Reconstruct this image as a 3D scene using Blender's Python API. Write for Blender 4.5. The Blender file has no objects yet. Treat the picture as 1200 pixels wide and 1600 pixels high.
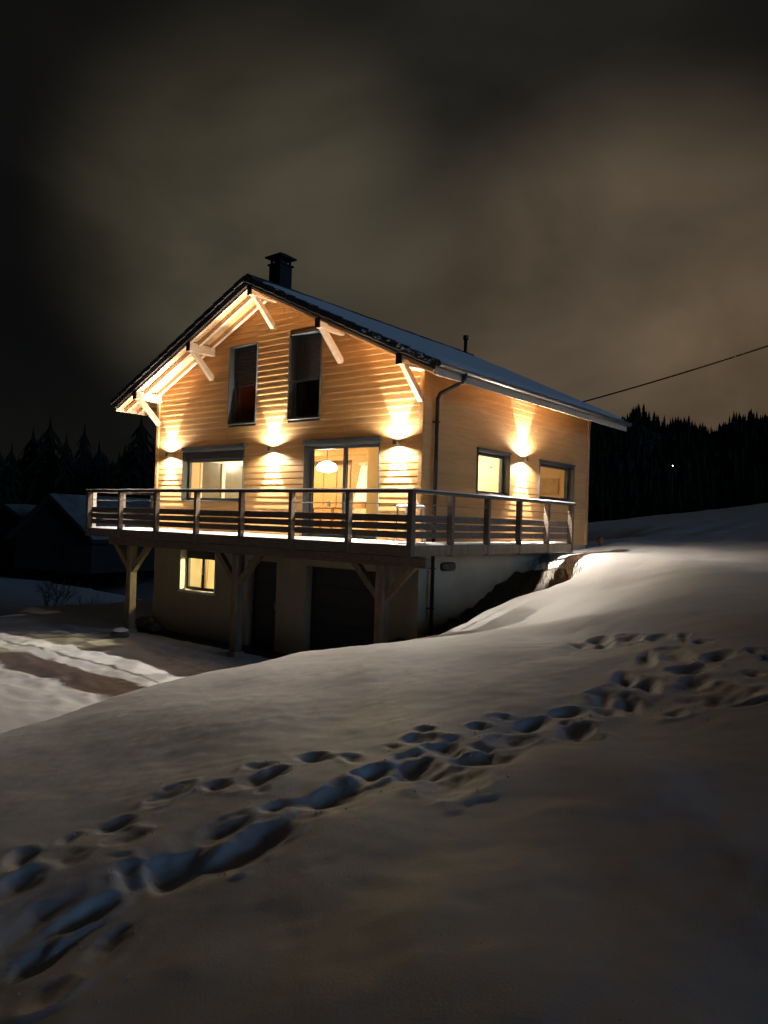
import bpy, bmesh, math, random
import numpy as np
from mathutils import Vector, Matrix, noise
random.seed(7); np.random.seed(7)
S = bpy.context.scene
C = S.collection
R = math.radians

# ------------------------------------------------------------------ camera
cam_d = bpy.data.cameras.new('camera'); cam = bpy.data.objects.new('camera', cam_d); C.objects.link(cam)
yaw, pitch, roll = 0.6717, 0.0111, 0.031
fw = Vector((-math.sin(yaw)*math.cos(pitch), math.cos(yaw)*math.cos(pitch), math.sin(pitch)))
r0 = Vector((math.cos(yaw), math.sin(yaw), 0)); u0 = r0.cross(fw)
rr = r0*math.cos(roll)+u0*math.sin(roll); uu = u0*math.cos(roll)-r0*math.sin(roll)
M = Matrix((rr, uu, -fw)).transposed().to_4x4(); M.translation = Vector((8.7713, -12.217, 0.4504))
cam.matrix_world = M
cam_d.sensor_fit = 'HORIZONTAL'; cam_d.sensor_width = 36; cam_d.lens = 36*1184.2/1200
cam_d.clip_start = .05; cam_d.clip_end = 3000
S.camera = cam

# ------------------------------------------------------------------ night sky (clouds lit by far towns)
W = bpy.data.worlds.new('World'); S.world = W; W.use_nodes = True
nt = W.node_tree; nt.nodes.clear()
def N(t, **k):
    n = nt.nodes.new(t)
    for a, b in k.items(): setattr(n, a, b)
    return n
def lk(a, b): nt.links.new(a, b)
def mth(op, a, b=None, clamp=False):
    n = N('ShaderNodeMath', operation=op); n.use_clamp = clamp
    for i, v in enumerate((a, b)):
        if v is None: continue
        if isinstance(v, (int, float)): n.inputs[i].default_value = v
        else: lk(v, n.inputs[i])
    return n.outputs[0]
tc = N('ShaderNodeTexCoord')
nrm = N('ShaderNodeVectorMath', operation='NORMALIZE'); lk(tc.outputs['Generated'], nrm.inputs[0])
DIR = nrm.outputs[0]
def glow(v, lo, hi, col):
    d = N('ShaderNodeVectorMath', operation='DOT_PRODUCT'); lk(DIR, d.inputs[0]); d.inputs[1].default_value = v
    m = N('ShaderNodeMapRange', interpolation_type='SMOOTHERSTEP'); lk(d.outputs['Value'], m.inputs[0])
    m.inputs[1].default_value = math.cos(R(lo)); m.inputs[2].default_value = math.cos(R(hi)); 
    c = N('ShaderNodeVectorMath', operation='SCALE'); c.inputs[0].default_value = col; lk(m.outputs[0], c.inputs['Scale'])
    return c.outputs[0]
def vadd(a, b):
    n = N('ShaderNodeVectorMath', operation='ADD'); lk(a, n.inputs[0]); lk(b, n.inputs[1]); return n.outputs[0]
def vscale(a, f):
    n = N('ShaderNodeVectorMath', operation='SCALE'); lk(a, n.inputs[0])
    if isinstance(f, (int, float)): n.inputs['Scale'].default_value = f
    else: lk(f, n.inputs['Scale'])
    return n.outputs[0]
G = [glow((-.70, .62, .34), 17.5, 0, (.054, .045, .027)),
     glow((-.35, .93, .18), 21, 0, (.080, .057, .035)),
     glow((-.24, .95, .18), 11, 0, (.050, .029, .013)),
     glow((-.53, .79, .30), 30, 3, (.012, .0105, .008)),
     glow((-.52, .72, .45), 34, 5, (.004, .0037, .003))]
acc = G[0]
for g in G[1:]: acc = vadd(acc, g)
# clouds: soft large noise stretched sideways
mp = N('ShaderNodeMapping'); lk(DIR, mp.inputs[0]); mp.inputs['Scale'].default_value = (1.5, 1.5, 2.6); mp.inputs['Rotation'].default_value = (.25, .1, .3)
n1 = N('ShaderNodeTexNoise'); lk(mp.outputs[0], n1.inputs['Vector']); n1.inputs['Scale'].default_value = 1.9; n1.inputs['Detail'].default_value = 5; n1.inputs['Roughness'].default_value = .48; n1.inputs['Distortion'].default_value = .5
m1 = N('ShaderNodeMapRange'); lk(n1.outputs['Fac'], m1.inputs[0]); m1.inputs[1].default_value = .3; m1.inputs[2].default_value = .7; m1.inputs[3].default_value = .55; m1.inputs[4].default_value = 1.4
clouds = vscale(acc, m1.outputs[0])
base = N('ShaderNodeCombineXYZ')
for i, v in enumerate((.0043, .0039, .0036)): base.inputs[i].default_value = v
m2 = N('ShaderNodeMapRange'); lk(n1.outputs['Fac'], m2.inputs[0]); m2.inputs[1].default_value = .3; m2.inputs[2].default_value = .7; m2.inputs[3].default_value = .6; m2.inputs[4].default_value = 1.35
tot = vadd(clouds, vscale(base.outputs[0], m2.outputs[0]))
sky = N('ShaderNodeTexSky', sky_type='NISHITA'); sky.sun_disc = False
MOON_EL, MOON_AZ = R(12), R(90)      # azimuth clockwise from +Y
sky.sun_elevation = MOON_EL; sky.sun_rotation = MOON_AZ
tot = vadd(tot, vscale(sky.outputs[0], .0003))
bg = N('ShaderNodeBackground'); lk(tot, bg.inputs['Color']); bg.inputs['Strength'].default_value = .86
lk(bg.outputs[0], N('ShaderNodeOutputWorld').inputs['Surface'])

# the moon, diffused by cloud: the one sun lamp
sd = bpy.data.lights.new('moon', 'SUN'); sd.energy = .46; sd.color = (.30, .58, 1.0); sd.angle = R(20)
so = bpy.data.objects.new('moon', sd); C.objects.link(so)
md = Vector((math.sin(MOON_AZ)*math.cos(MOON_EL), math.cos(MOON_AZ)*math.cos(MOON_EL), math.sin(MOON_EL)))
so.rotation_euler = md.to_track_quat('Z', 'Y').to_euler()

vs = S.view_settings; vs.view_transform = 'Standard'; vs.look = 'None'; vs.exposure = 0; vs.gamma = 1; vs.use_curve_mapping = False
S.cycles.max_bounces = 7; S.cycles.diffuse_bounces = 4; S.cycles.transparent_max_bounces = 12
S.cycles.sample_clamp_indirect = 8.0; S.cycles.caustics_reflective = False; S.cycles.caustics_refractive = False
S.cycles.use_denoising = True

WARM = (1.0, .905, .765)

# ------------------------------------------------------------------ materials
def mat(name, col, rough=.7, metal=0, var=None, vscale_=(4, 4, 4), bump=0, bscale=30, col2=None, spec=.4, rnd=0.0, coord='Object', detail=5):
    m = bpy.data.materials.new(name); m.use_nodes = True
    t = m.node_tree; b = t.nodes['Principled BSDF']
    b.inputs['Roughness'].default_value = rough; b.inputs['Metallic'].default_value = metal
    b.inputs['Specular IOR Level'].default_value = spec
    b.inputs['Base Color'].default_value = (*col, 1)
    c = t.nodes.new('ShaderNodeTexCoord')
    mpn = t.nodes.new('ShaderNodeMapping'); t.links.new(c.outputs[coord], mpn.inputs[0]); mpn.inputs['Scale'].default_value = vscale_
    vec = mpn.outputs[0]
    if rnd:
        oi = t.nodes.new('ShaderNodeObjectInfo')
        off = t.nodes.new('ShaderNodeVectorMath'); off.operation = 'MULTIPLY_ADD'
        cb = t.nodes.new('ShaderNodeCombineXYZ')
        for i in range(3): t.links.new(oi.outputs['Random'], cb.inputs[i])
        t.links.new(cb.outputs[0], off.inputs[0]); off.inputs[1].default_value = (37, 53, 71); t.links.new(vec, off.inputs[2]); vec = off.outputs[0]
    nz = t.nodes.new('ShaderNodeTexNoise'); t.links.new(vec, nz.inputs['Vector']); nz.inputs['Scale'].default_value = 1; nz.inputs['Detail'].default_value = detail; nz.inputs['Roughness'].default_value = .6
    if col2 is not None:
        mx = t.nodes.new('ShaderNodeMix'); mx.data_type = 'RGBA'
        mr = t.nodes.new('ShaderNodeMapRange'); t.links.new(nz.outputs['Fac'], mr.inputs[0]); mr.inputs[1].default_value = .35; mr.inputs[2].default_value = .68
        t.links.new(mr.outputs[0], mx.inputs[0]); mx.inputs[6].default_value = (*col, 1); mx.inputs[7].default_value = (*col2, 1)
        out = mx.outputs[2]
        if rnd:
            hs = t.nodes.new('ShaderNodeHueSaturation'); t.links.new(out, hs.inputs['Color'])
            vr = t.nodes.new('ShaderNodeMapRange'); t.links.new(oi.outputs['Random'], vr.inputs[0]); vr.inputs[3].default_value = 1-rnd; vr.inputs[4].default_value = 1+rnd
            t.links.new(vr.outputs[0], hs.inputs['Value']); out = hs.outputs[0]
        t.links.new(out, b.inputs['Base Color'])
    if bump:
        n2 = t.nodes.new('ShaderNodeTexNoise'); t.links.new(c.outputs['Object'], n2.inputs['Vector']); n2.inputs['Scale'].default_value = bscale; n2.inputs['Detail'].default_value = 4
        bp = t.nodes.new('ShaderNodeBump'); bp.inputs['Strength'].default_value = bump; bp.inputs['Distance'].default_value = .02
        t.links.new(n2.outputs['Fac'], bp.inputs['Height']); t.links.new(bp.outputs[0], b.inputs['Normal'])
    return m

M_ = {}
M_['larch'] = mat('larch_siding', (.60, .355, .145), .62, vscale_=(1.6, 26, 26), col2=(.50, .27, .095), rnd=.10, bump=.15, bscale=24, spec=.3)
M_['larch_side'] = mat('larch_siding_side', (.64, .37, .15), .62, vscale_=(26, 1.6, 26), col2=(.55, .30, .11), rnd=.05, bump=.15, bscale=24, spec=.3)
M_['beam'] = mat('pale_spruce_beam', (.74, .58, .42), .6, vscale_=(18, 3, 18), col2=(.62, .44, .28), rnd=.06, bump=.1, bscale=30)
M_['soffit'] = mat('soffit_boards', (.62, .38, .17), .6, vscale_=(3, 20, 3), col2=(.5, .28, .11), rnd=.06)
M_['dark_wood'] = mat('weathered_dark_timber', (.16, .125, .10), .8, vscale_=(7, 7, 25), col2=(.10, .078, .062), rnd=.12, bump=.25, bscale=40)
M_['post_wood'] = mat('grey_timber_post', (.22, .165, .105), .75, vscale_=(12, 12, 2.5), col2=(.13, .095, .06), bump=.25, bscale=30)
M_['lit_wood'] = mat('lamp_lit_timber', (.62, .56, .50), .75, vscale_=(7, 7, 20), col2=(.42, .36, .30), bump=.2)  # left railing run: timber colour lightened to imitate strong lamp light on it
M_['barge'] = mat('dark_stained_fascia', (.055, .037, .028), .7, vscale_=(5, 5, 5), col2=(.035, .025, .02), bump=.15)
M_['tile'] = mat('dark_concrete_tile', (.035, .035, .038), .75, vscale_=(20, 20, 20), col2=(.07, .07, .07), rnd=.15, bump=.5, bscale=60)
M_['stucco'] = mat('beige_render', (.40, .345, .25), .95, vscale_=(1.2, 1.2, .8), col2=(.31, .27, .19), bump=.5, bscale=110, spec=.1)
M_['core'] = mat('wall_core', (.16, .10, .06), .9, col2=(.12, .08, .05))
M_['frame'] = mat('anthracite_frame', (.085, .10, .11), .45, metal=.15, vscale_=(3, 3, 3), col2=(.07, .083, .092))
M_['frame_dark'] = mat('black_metal', (.02, .02, .02), .5, metal=.3, col2=(.03, .03, .03))
M_['shutter'] = mat('dark_shutter', (.024, .02, .018), .6, col2=(.018, .015, .015))
M_['zinc'] = mat('zinc_gutter', (.30, .29, .28), .42, metal=.7, vscale_=(2, 2, 2), col2=(.22, .21, .20))
M_['pipe'] = mat('brown_downpipe', (.045, .035, .032), .45, metal=.5, col2=(.03, .025, .025))
M_['plaster'] = mat('warm_plaster', (.78, .66, .42), .9, vscale_=(1, 1, 1), col2=(.72, .58, .34), bump=.1)
M_['pine_in'] = mat('pine_ceiling', (.62, .35, .13), .6, vscale_=(20, 2, 20), col2=(.48, .25, .08))
M_['floor_in'] = mat('oak_floor', (.38, .24, .12), .45, vscale_=(10, 2, 10), col2=(.28, .17, .08))
M_['milk_glass'] = mat('milky_inner_glass', (.20, .20, .15), .25, vscale_=(2, 2, 1), col2=(.13, .13, .10))
M_['white'] = mat('white_paint', (.8, .78, .72), .5, col2=(.75, .73, .67))
M_['stone_in'] = mat('pale_stone', (.62, .52, .36), .85, vscale_=(5, 5, 5), col2=(.45, .37, .25), bump=.4)
M_['reveal_white'] = mat('white_reveal', (.75, .78, .74), .8, col2=(.68, .71, .67))
M_['door_dark'] = mat('dark_door', (.022, .022, .024), .55, col2=(.016, .016, .018))
M_['spruce'] = mat('conifer_needles', (.012, .018, .012), .95, vscale_=(2, 2, 2), col2=(.020, .028, .018), spec=.1)
M_['bark'] = mat('bark', (.05, .04, .03), .95, col2=(.035, .028, .02))
M_['frost'] = mat('frosted_twig', (.32, .36, .40), .85, vscale_=(9, 9, 9), col2=(.12, .12, .12))
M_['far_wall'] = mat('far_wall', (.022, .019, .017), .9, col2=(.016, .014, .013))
M_['rock'] = mat('grey_rock', (.17, .15, .12), .9, vscale_=(6, 6, 6), col2=(.1, .09, .075), bump=.6, bscale=15)
M_['tan'] = mat('tan_cloth', (.55, .33, .12), .9, vscale_=(3, 3, 1), col2=(.45, .26, .09))
M_['plastic'] = mat('white_plastic', (.78, .76, .72), .35, col2=(.74, .72, .68))
M_['orange'] = mat('orange_paint', (.70, .22, .05), .5, col2=(.6, .18, .04))
M_['cable'] = mat('black_cable', (.02, .018, .016), .6, col2=(.025, .02, .018))

def emis(name, col, s):
    m = bpy.data.materials.new(name); m.use_nodes = True; b = m.node_tree.nodes['Principled BSDF']
    b.inputs['Base Color'].default_value = (.8, .8, .8, 1); b.inputs['Emission Color'].default_value = (*col, 1); b.inputs['Emission Strength'].default_value = s
    return m
M_['led'] = emis('warm_led', (1, .8, .5), 12)
M_['shade'] = emis('glowing_lamp_shade', (1, .84, .55), 9)
M_['street'] = emis('street_bulb', (.8, .95, 1), 22)

def glassmat(name='window_glass', tint=(.93, .95, .94)):
    m = bpy.data.materials.new(name); m.use_nodes = True; t = m.node_tree
    t.nodes.remove(t.nodes['Principled BSDF'])
    tr = t.nodes.new('ShaderNodeBsdfTransparent'); tr.inputs[0].default_value = (*tint, 1)
    gl = t.nodes.new('ShaderNodeBsdfGlossy'); gl.inputs['Roughness'].default_value = .02
    lw = t.nodes.new('ShaderNodeLayerWeight'); lw.inputs[0].default_value = .5
    pw = t.nodes.new('ShaderNodeMath'); pw.operation = 'POWER'; t.links.new(lw.outputs['Facing'], pw.inputs[0]); pw.inputs[1].default_value = 4
    fr = t.nodes.new('ShaderNodeMath'); fr.operation = 'MULTIPLY_ADD'; t.links.new(pw.outputs[0], fr.inputs[0]); fr.inputs[1].default_value = .45; fr.inputs[2].default_value = .03
    mx = t.nodes.new('ShaderNodeMixShader'); t.links.new(fr.outputs[0], mx.inputs[0]); t.links.new(tr.outputs[0], mx.inputs[1]); t.links.new(gl.outputs[0], mx.inputs[2])
    t.links.new(mx.outputs[0], t.nodes['Material Output'].inputs[0])
    return m
M_['glass'] = glassmat()

def snowmat():
    m = bpy.data.materials.new('snow'); m.use_nodes = True; t = m.node_tree; b = t.nodes['Principled BSDF']
    L = t.links.new
    c = t.nodes.new('ShaderNodeTexCoord')
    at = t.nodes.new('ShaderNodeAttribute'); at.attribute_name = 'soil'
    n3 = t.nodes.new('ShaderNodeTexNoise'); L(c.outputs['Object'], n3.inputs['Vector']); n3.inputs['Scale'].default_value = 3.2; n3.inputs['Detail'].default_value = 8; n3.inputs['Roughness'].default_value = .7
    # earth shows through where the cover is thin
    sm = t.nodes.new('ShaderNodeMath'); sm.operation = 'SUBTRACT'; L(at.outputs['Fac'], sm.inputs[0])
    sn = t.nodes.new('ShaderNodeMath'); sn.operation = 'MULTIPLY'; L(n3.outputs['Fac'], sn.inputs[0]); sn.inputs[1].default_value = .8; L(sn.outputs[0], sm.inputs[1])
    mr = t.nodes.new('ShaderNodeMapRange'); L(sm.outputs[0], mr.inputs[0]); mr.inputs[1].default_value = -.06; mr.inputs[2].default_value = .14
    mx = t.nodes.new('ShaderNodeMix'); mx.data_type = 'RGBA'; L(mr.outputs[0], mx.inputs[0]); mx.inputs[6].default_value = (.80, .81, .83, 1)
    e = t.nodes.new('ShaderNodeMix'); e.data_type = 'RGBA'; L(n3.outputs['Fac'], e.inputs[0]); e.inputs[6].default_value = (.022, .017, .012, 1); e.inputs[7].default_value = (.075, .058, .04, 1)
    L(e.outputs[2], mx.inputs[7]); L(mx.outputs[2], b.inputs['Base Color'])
    b.inputs['Roughness'].default_value = .62; b.inputs['Specular IOR Level'].default_value = .25
    # ice crystals that catch the light
    vo = t.nodes.new('ShaderNodeTexVoronoi'); L(c.outputs['Object'], vo.inputs['Vector']); vo.inputs['Scale'].default_value = 42
    gt = t.nodes.new('ShaderNodeMath'); gt.operation = 'LESS_THAN'; L(vo.outputs['Distance'], gt.inputs[0]); gt.inputs[1].default_value = .10
    wn = t.nodes.new('ShaderNodeTexWhiteNoise'); L(vo.outputs['Position'], wn.inputs['Vector'])
    g2 = t.nodes.new('ShaderNodeMath'); g2.operation = 'GREATER_THAN'; L(wn.outputs['Value'], g2.inputs[0]); g2.inputs[1].default_value = .965
    g3 = t.nodes.new('ShaderNodeMath'); g3.operation = 'MULTIPLY'; L(gt.outputs[0], g3.inputs[0]); L(g2.outputs[0], g3.inputs[1])
    r = t.nodes.new('ShaderNodeMapRange'); L(g3.outputs[0], r.inputs[0]); r.inputs[3].default_value = .62; r.inputs[4].default_value = .18
    L(r.outputs[0], b.inputs['Roughness']); L(g3.outputs[0], b.inputs['Metallic'])
    na = t.nodes.new('ShaderNodeTexNoise'); L(c.outputs['Object'], na.inputs['Vector']); na.inputs['Scale'].default_value = 2.2; na.inputs['Detail'].default_value = 4; na.inputs['Roughness'].default_value = .5
    nb = t.nodes.new('ShaderNodeTexNoise'); L(c.outputs['Object'], nb.inputs['Vector']); nb.inputs['Scale'].default_value = 85; nb.inputs['Detail'].default_value = 3
    b1 = t.nodes.new('ShaderNodeBump'); b1.inputs['Strength'].default_value = .25; b1.inputs['Distance'].default_value = .05; L(na.outputs['Fac'], b1.inputs['Height'])
    b2 = t.nodes.new('ShaderNodeBump'); b2.inputs['Strength'].default_value = .35; b2.inputs['Distance'].default_value = .004; L(nb.outputs['Fac'], b2.inputs['Height']); L(b1.outputs[0], b2.inputs['Normal'])
    L(b2.outputs[0], b.inputs['Normal'])
    return m
M_['snow'] = snowmat()
M_['shaded_snow'] = mat('shade_toned_snow', (.22, .23, .24), .9, vscale_=(.6, .6, .6), col2=(.11, .11, .11))  # neighbour roof snow, dimmer moonlight painted in as a darker colour

# ------------------------------------------------------------------ mesh helpers
class MB:
    def __init__(s): s.v = []; s.f = []; s.smooth = False
    def add(s, vs_, fs):
        n = len(s.v); s.v += [tuple(v) for v in vs_]; s.f += [tuple(i+n for i in f) for f in fs]; return s
    def box(s, x0, x1, y0, y1, z0, z1, bev=0):
        if bev:
            b = min(bev, (x1-x0)/3, (y1-y0)/3, (z1-z0)/3)
            bm = bmesh.new(); bmesh.ops.create_cube(bm, size=1)
            for v in bm.verts: v.co = Vector((x0+(v.co.x+.5)*(x1-x0), y0+(v.co.y+.5)*(y1-y0), z0+(v.co.z+.5)*(z1-z0)))
            bmesh.ops.bevel(bm, geom=bm.edges[:], offset=b, segments=1, affect='EDGES')
            bm.verts.index_update(); s.add([v.co for v in bm.verts], [[v.index for v in f.verts] for f in bm.faces]); bm.free(); return s
        return s.add([(x0,y0,z0),(x1,y0,z0),(x1,y1,z0),(x0,y1,z0),(x0,y0,z1),(x1,y0,z1),(x1,y1,z1),(x0,y1,z1)],
                     [(0,3,2,1),(4,5,6,7),(0,1,5,4),(1,2,6,5),(2,3,7,6),(3,0,4,7)])
    def prism(s, poly, y0, y1, axis='y'):
        """poly: list of (a, z); extruded along y (a = x) or along x (a = y)"""
        n = len(poly)
        mk = (lambda a, z, t: (a, t, z)) if axis == 'y' else (lambda a, z, t: (t, a, z))
        vs_ = [mk(a, z, y0) for a, z in poly]+[mk(a, z, y1) for a, z in poly]
        fs = [tuple(range(n)), tuple(range(2*n-1, n-1, -1))]+[(i, i+n, (i+1) % n+n, (i+1) % n) for i in range(n)]
        return s.add(vs_, fs)
    def beam(s, a, b, w, h, up=(0, 0, 1), bev=0):
        a, b = Vector(a), Vector(b); d = (b-a).normalized(); x = d.cross(Vector(up)).normalized(); z = x.cross(d)
        c = [(-w/2, -h/2), (w/2, -h/2), (w/2, h/2), (-w/2, h/2)]
        vs_ = [p+x*i+z*j for p in (a, b) for i, j in c]
        return s.add(vs_, [(0,1,2,3),(7,6,5,4),(0,4,5,1),(1,5,6,2),(2,6,7,3),(3,7,4,0)])
    def tube(s, pts, rad, n=8, cap=True):
        pts = [Vector(p) for p in pts]; rads = rad if isinstance(rad, (list, tuple)) else [rad]*len(pts)
        vs_ = []; prev = None
        for i, p in enumerate(pts):
            d = (pts[min(i+1, len(pts)-1)]-pts[max(i-1, 0)]).normalized()
            if prev is None: prev = d.orthogonal().normalized()
            x = (prev-d*prev.dot(d)).normalized(); prev = x; y = d.cross(x)
            for k in range(n):
                a = 2*math.pi*k/n; vs_.append(p+(x*math.cos(a)+y*math.sin(a))*rads[i])
        fs = [(i*n+k, i*n+(k+1) % n, (i+1)*n+(k+1) % n, (i+1)*n+k) for i in range(len(pts)-1) for k in range(n)]
        if cap: fs += [tuple(range(n-1, -1, -1)), tuple((len(pts)-1)*n+k for k in range(n))]
        return s.add(vs_, fs)
    def mesh(s, name):
        me = bpy.data.meshes.new(name); me.from_pydata(s.v, [], s.f); me.update()
        bm = bmesh.new(); bm.from_mesh(me); bmesh.ops.recalc_face_normals(bm, faces=bm.faces[:]); bm.to_mesh(me); bm.free()
        return me
    def build(s, name, m, parent=None, smooth=False):
        me = s.mesh(name)
        if smooth: me.polygons.foreach_set('use_smooth', [True]*len(me.polygons))
        return link(name, me, m, parent)
def link(name, me, m, parent=None, loc=None):
    if m is not None and not me.materials: me.materials.append(M_[m] if isinstance(m, str) else m)
    o = bpy.data.objects.new(name, me); C.objects.link(o)
    if parent is not None:
        o.parent = parent; o.matrix_parent_inverse = parent.matrix_world.inverted() if False else Matrix.Translation(-Vector(parent.location)) if parent.parent is None else Matrix.Identity(4)
        if loc is not None: o.location = loc
    elif loc is not None: o.location = loc
    return o
def tag(o, label=None, cat=None, group=None, kind=None):
    for k, v in (('label', label), ('category', cat), ('group', group), ('kind', kind)):
        if v: o[k] = v
    return o
def empty(name, loc=(0, 0, 0), label=None, cat=None, group=None):
    o = bpy.data.objects.new(name, None); C.objects.link(o); o.location = loc; o.empty_display_size = .2
    return tag(o, label, cat, group)
def lamp(name, kind, loc, power, col=WARM, radius=.02, parent=None, target=None, size=None, blend=.2):
    d = bpy.data.lights.new(name, kind); d.energy = power; d.color = col; d.shadow_soft_size = radius
    if kind == 'SPOT': d.spot_size = size; d.spot_blend = blend
    o = bpy.data.objects.new(name, d); C.objects.link(o); o.location = loc
    if target is not None: o.rotation_euler = (-Vector(target)).to_track_quat('Z', 'Y').to_euler()
    if parent is not None: o.parent = parent; o.matrix_parent_inverse = Matrix.Translation(-Vector(parent.location))
    return o

# ------------------------------------------------------------------ ground of snow
WX, LY, ZD = 8.88, 7.99, -2.65
FOOT = [(5.409,-4.573,0.098,-0.019,0.055,-0.122), (5.524,-4.341,0.11,-0.024,0.06,-0.143), (5.707,-4.631,0.093,-0.018,0.048,-0.118), (5.892,-4.366,0.14,-0.032,0.057,-0.154), (5.988,-4.686,0.098,-0.019,0.037,-0.099), (6.24,-4.472,0.13,-0.029,0.044,-0.132), (6.465,-4.496,0.072,-0.016,0.035,-0.114), (6.721,-4.866,0.06,-0.011,0.022,-0.077), (6.545,-4.758,0.056,-0.011,0.02,-0.067), (6.407,-5.358,0.096,-0.013,0.073,-0.209), (6.645,-5.313,0.13,-0.018,0.079,-0.253), (7.034,-5.472,0.11,-0.014,0.042,-0.159), (7.282,-5.373,0.063,-0.009,0.019,-0.085), (7.428,-5.61,0.035,-0.004,0.016,-0.078), (6.926,-5.805,0.141,-0.013,0.034,-0.117), (7.05,-6.105,0.144,-0.008,0.031,-0.106), (7.424,-6.008,0.067,-0.005,0.016,-0.07), (6.47,-6.025,0.104,-0.007,0.058,-0.154), (6.695,-6.156,0.072,-0.004,0.057,-0.163), (7.279,-6.441,0.24,-0.005,0.052,-0.194), (7.59,-6.663,0.117,0.001,0.018,-0.083), (7.085,-6.761,0.083,0.001,0.027,-0.086), (6.45,-6.442,0.131,-0.002,0.063,-0.153), (6.685,-6.527,0.086,-0.001,0.054,-0.145), (6.618,-6.762,0.109,0.002,0.037,-0.09), (6.291,-6.791,0.124,0.002,0.036,-0.077), (6.173,-7.081,0.132,0.006,0.081,-0.157), (6.495,-7.045,0.043,0.002,0.031,-0.07), (6.602,-7.231,0.136,0.009,0.072,-0.161), (5.862,-6.982,0.096,0.004,0.026,-0.046), (5.76,-7.214,0.095,0.006,0.026,-0.043), (5.377,-7.343,0.081,0.006,0.04,-0.057), (5.36,-7.707,0.069,0.007,0.039,-0.05), (5.485,-7.537,0.116,0.01,0.066,-0.092), (5.759,-7.646,0.179,0.018,0.091,-0.135), (6.04,-7.585,0.097,0.01,0.037,-0.061), (6.145,-7.801,0.184,0.023,0.094,-0.155), (5.837,-8.064,0.189,0.028,0.131,-0.181), (6.169,-7.409,0.121,0.01,0.063,-0.115), (6.258,-8.265,0.166,0.029,0.133,-0.204), (4.853,-8.027,0.132,0.017,0.073,-0.076), (5.208,-8,0.088,0.011,0.059,-0.069), (4.507,-8.271,0.079,0.069,0.066,-0.054), (4.766,-8.476,0.064,0.115,0.132,-0.101), (4.987,-8.678,0.032,0.027,0.042,-0.034), (4.467,-8.646,0.041,0.076,0.091,-0.062), (4.18,-8.832,0.039,0.126,0.125,-0.074), (5.312,-8.842,0.051,0.082,0.084,-0.065), (5.525,-8.601,0.09,0.144,0.134,-0.119), (5.533,-8.196,0.072,0.062,0.101,-0.108), (4.264,-9.32,0.037,0.11,0.101,-0.05), (4.127,-9.569,0.008,0.056,0.089,-0.038), (4.607,-9.47,0.055,0.092,0.153,-0.08), (4.486,-9.799,-0.016,0.132,0.163,-0.061), (4.151,-9.893,-0.018,0.095,0.143,-0.048), (5.226,-9.227,-0.032,0.175,0.129,-0.068), (5.574,-9.264,0.081,0.298,0.12,-0.078), (5.7,-9.522,0.031,0.026,0.041,-0.03), (5.303,-9.643,0.023,0.142,0.166,-0.084), (5.146,-9.797,0.039,0.059,0.189,-0.097), (5.645,-10.22,-0.044,0.195,0.089,-0.028), (5.437,-10.413,-0.011,0.185,0.06,-0.017), (5.764,-10.584,-0.013,0.13,0.061,-0.015), (4.536,-10.09,-0.063,0.165,0.126,-0.036), (5.063,-10.251,-0.063,0.236,0.101,-0.029), (5.242,-10.13,0.004,0.163,0.07,-0.025), (5.404,-10.514,-0.053,0.124,0.066,-0.013)]
BROW = [(-9, -75), (-3.5, -25), (-1.9, -12.5), (-1.05, -8.6), (-.82, -7.5), (-.66, -6.9), (-.52, -6.3), (-.19, -5.6), (.21, -4.93), (1.0, -4.2), (1.7, -3.8), (2.15, -3.2), (1.95, -2.2), (1.63, -.7), (1.58, .6), (1.75, 1.3), (1.92, 2.1), (1.95, 2.9), (1.85, 3.6), (1.45, 4.1), (1.0, 4.3), (.6, 4.15), (-.3, 4.35), (-8.9, 4.6), (-10.2, 7), (-14, 12), (-80, 16), (-80, -75)]
def sdist(X, Y, poly):
    P = np.array(poly); d = np.full(X.shape, 1e9); inside = np.zeros(X.shape, bool)
    for i in range(len(P)):
        ax, ay = P[i]; bx, by = P[(i+1) % len(P)]
        ex, ey = bx-ax, by-ay; t = np.clip(((X-ax)*ex+(Y-ay)*ey)/(ex*ex+ey*ey), 0, 1)
        d = np.minimum(d, np.hypot(X-ax-t*ex, Y-ay-t*ey))
        c = ((ay > Y) != (by > Y)) & (X < (bx-ax)*(Y-ay)/((by-ay) if by != ay else 1e-9)+ax)
        inside ^= c
    return np.where(inside, d, -d)
def sm(t): t = np.clip(t, 0, 1); return t*t*(3-2*t)
def vnoise(X, Y, sc, seed):
    """cheap smooth value noise"""
    rs = np.random.RandomState(seed); T = rs.rand(256, 256)
    x = X/sc; y = Y/sc; xi = np.floor(x).astype(int); yi = np.floor(y).astype(int); fx = x-xi; fy = y-yi
    fx = fx*fx*fx*(fx*(fx*6-15)+10); fy = fy*fy*fy*(fy*(fy*6-15)+10)
    g = lambda a, b: T[a & 255, b & 255]
    return (g(xi, yi)*(1-fx)*(1-fy)+g(xi+1, yi)*fx*(1-fy)+g(xi, yi+1)*(1-fx)*fy+g(xi+1, yi+1)*fx*fy)*2-1
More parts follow.
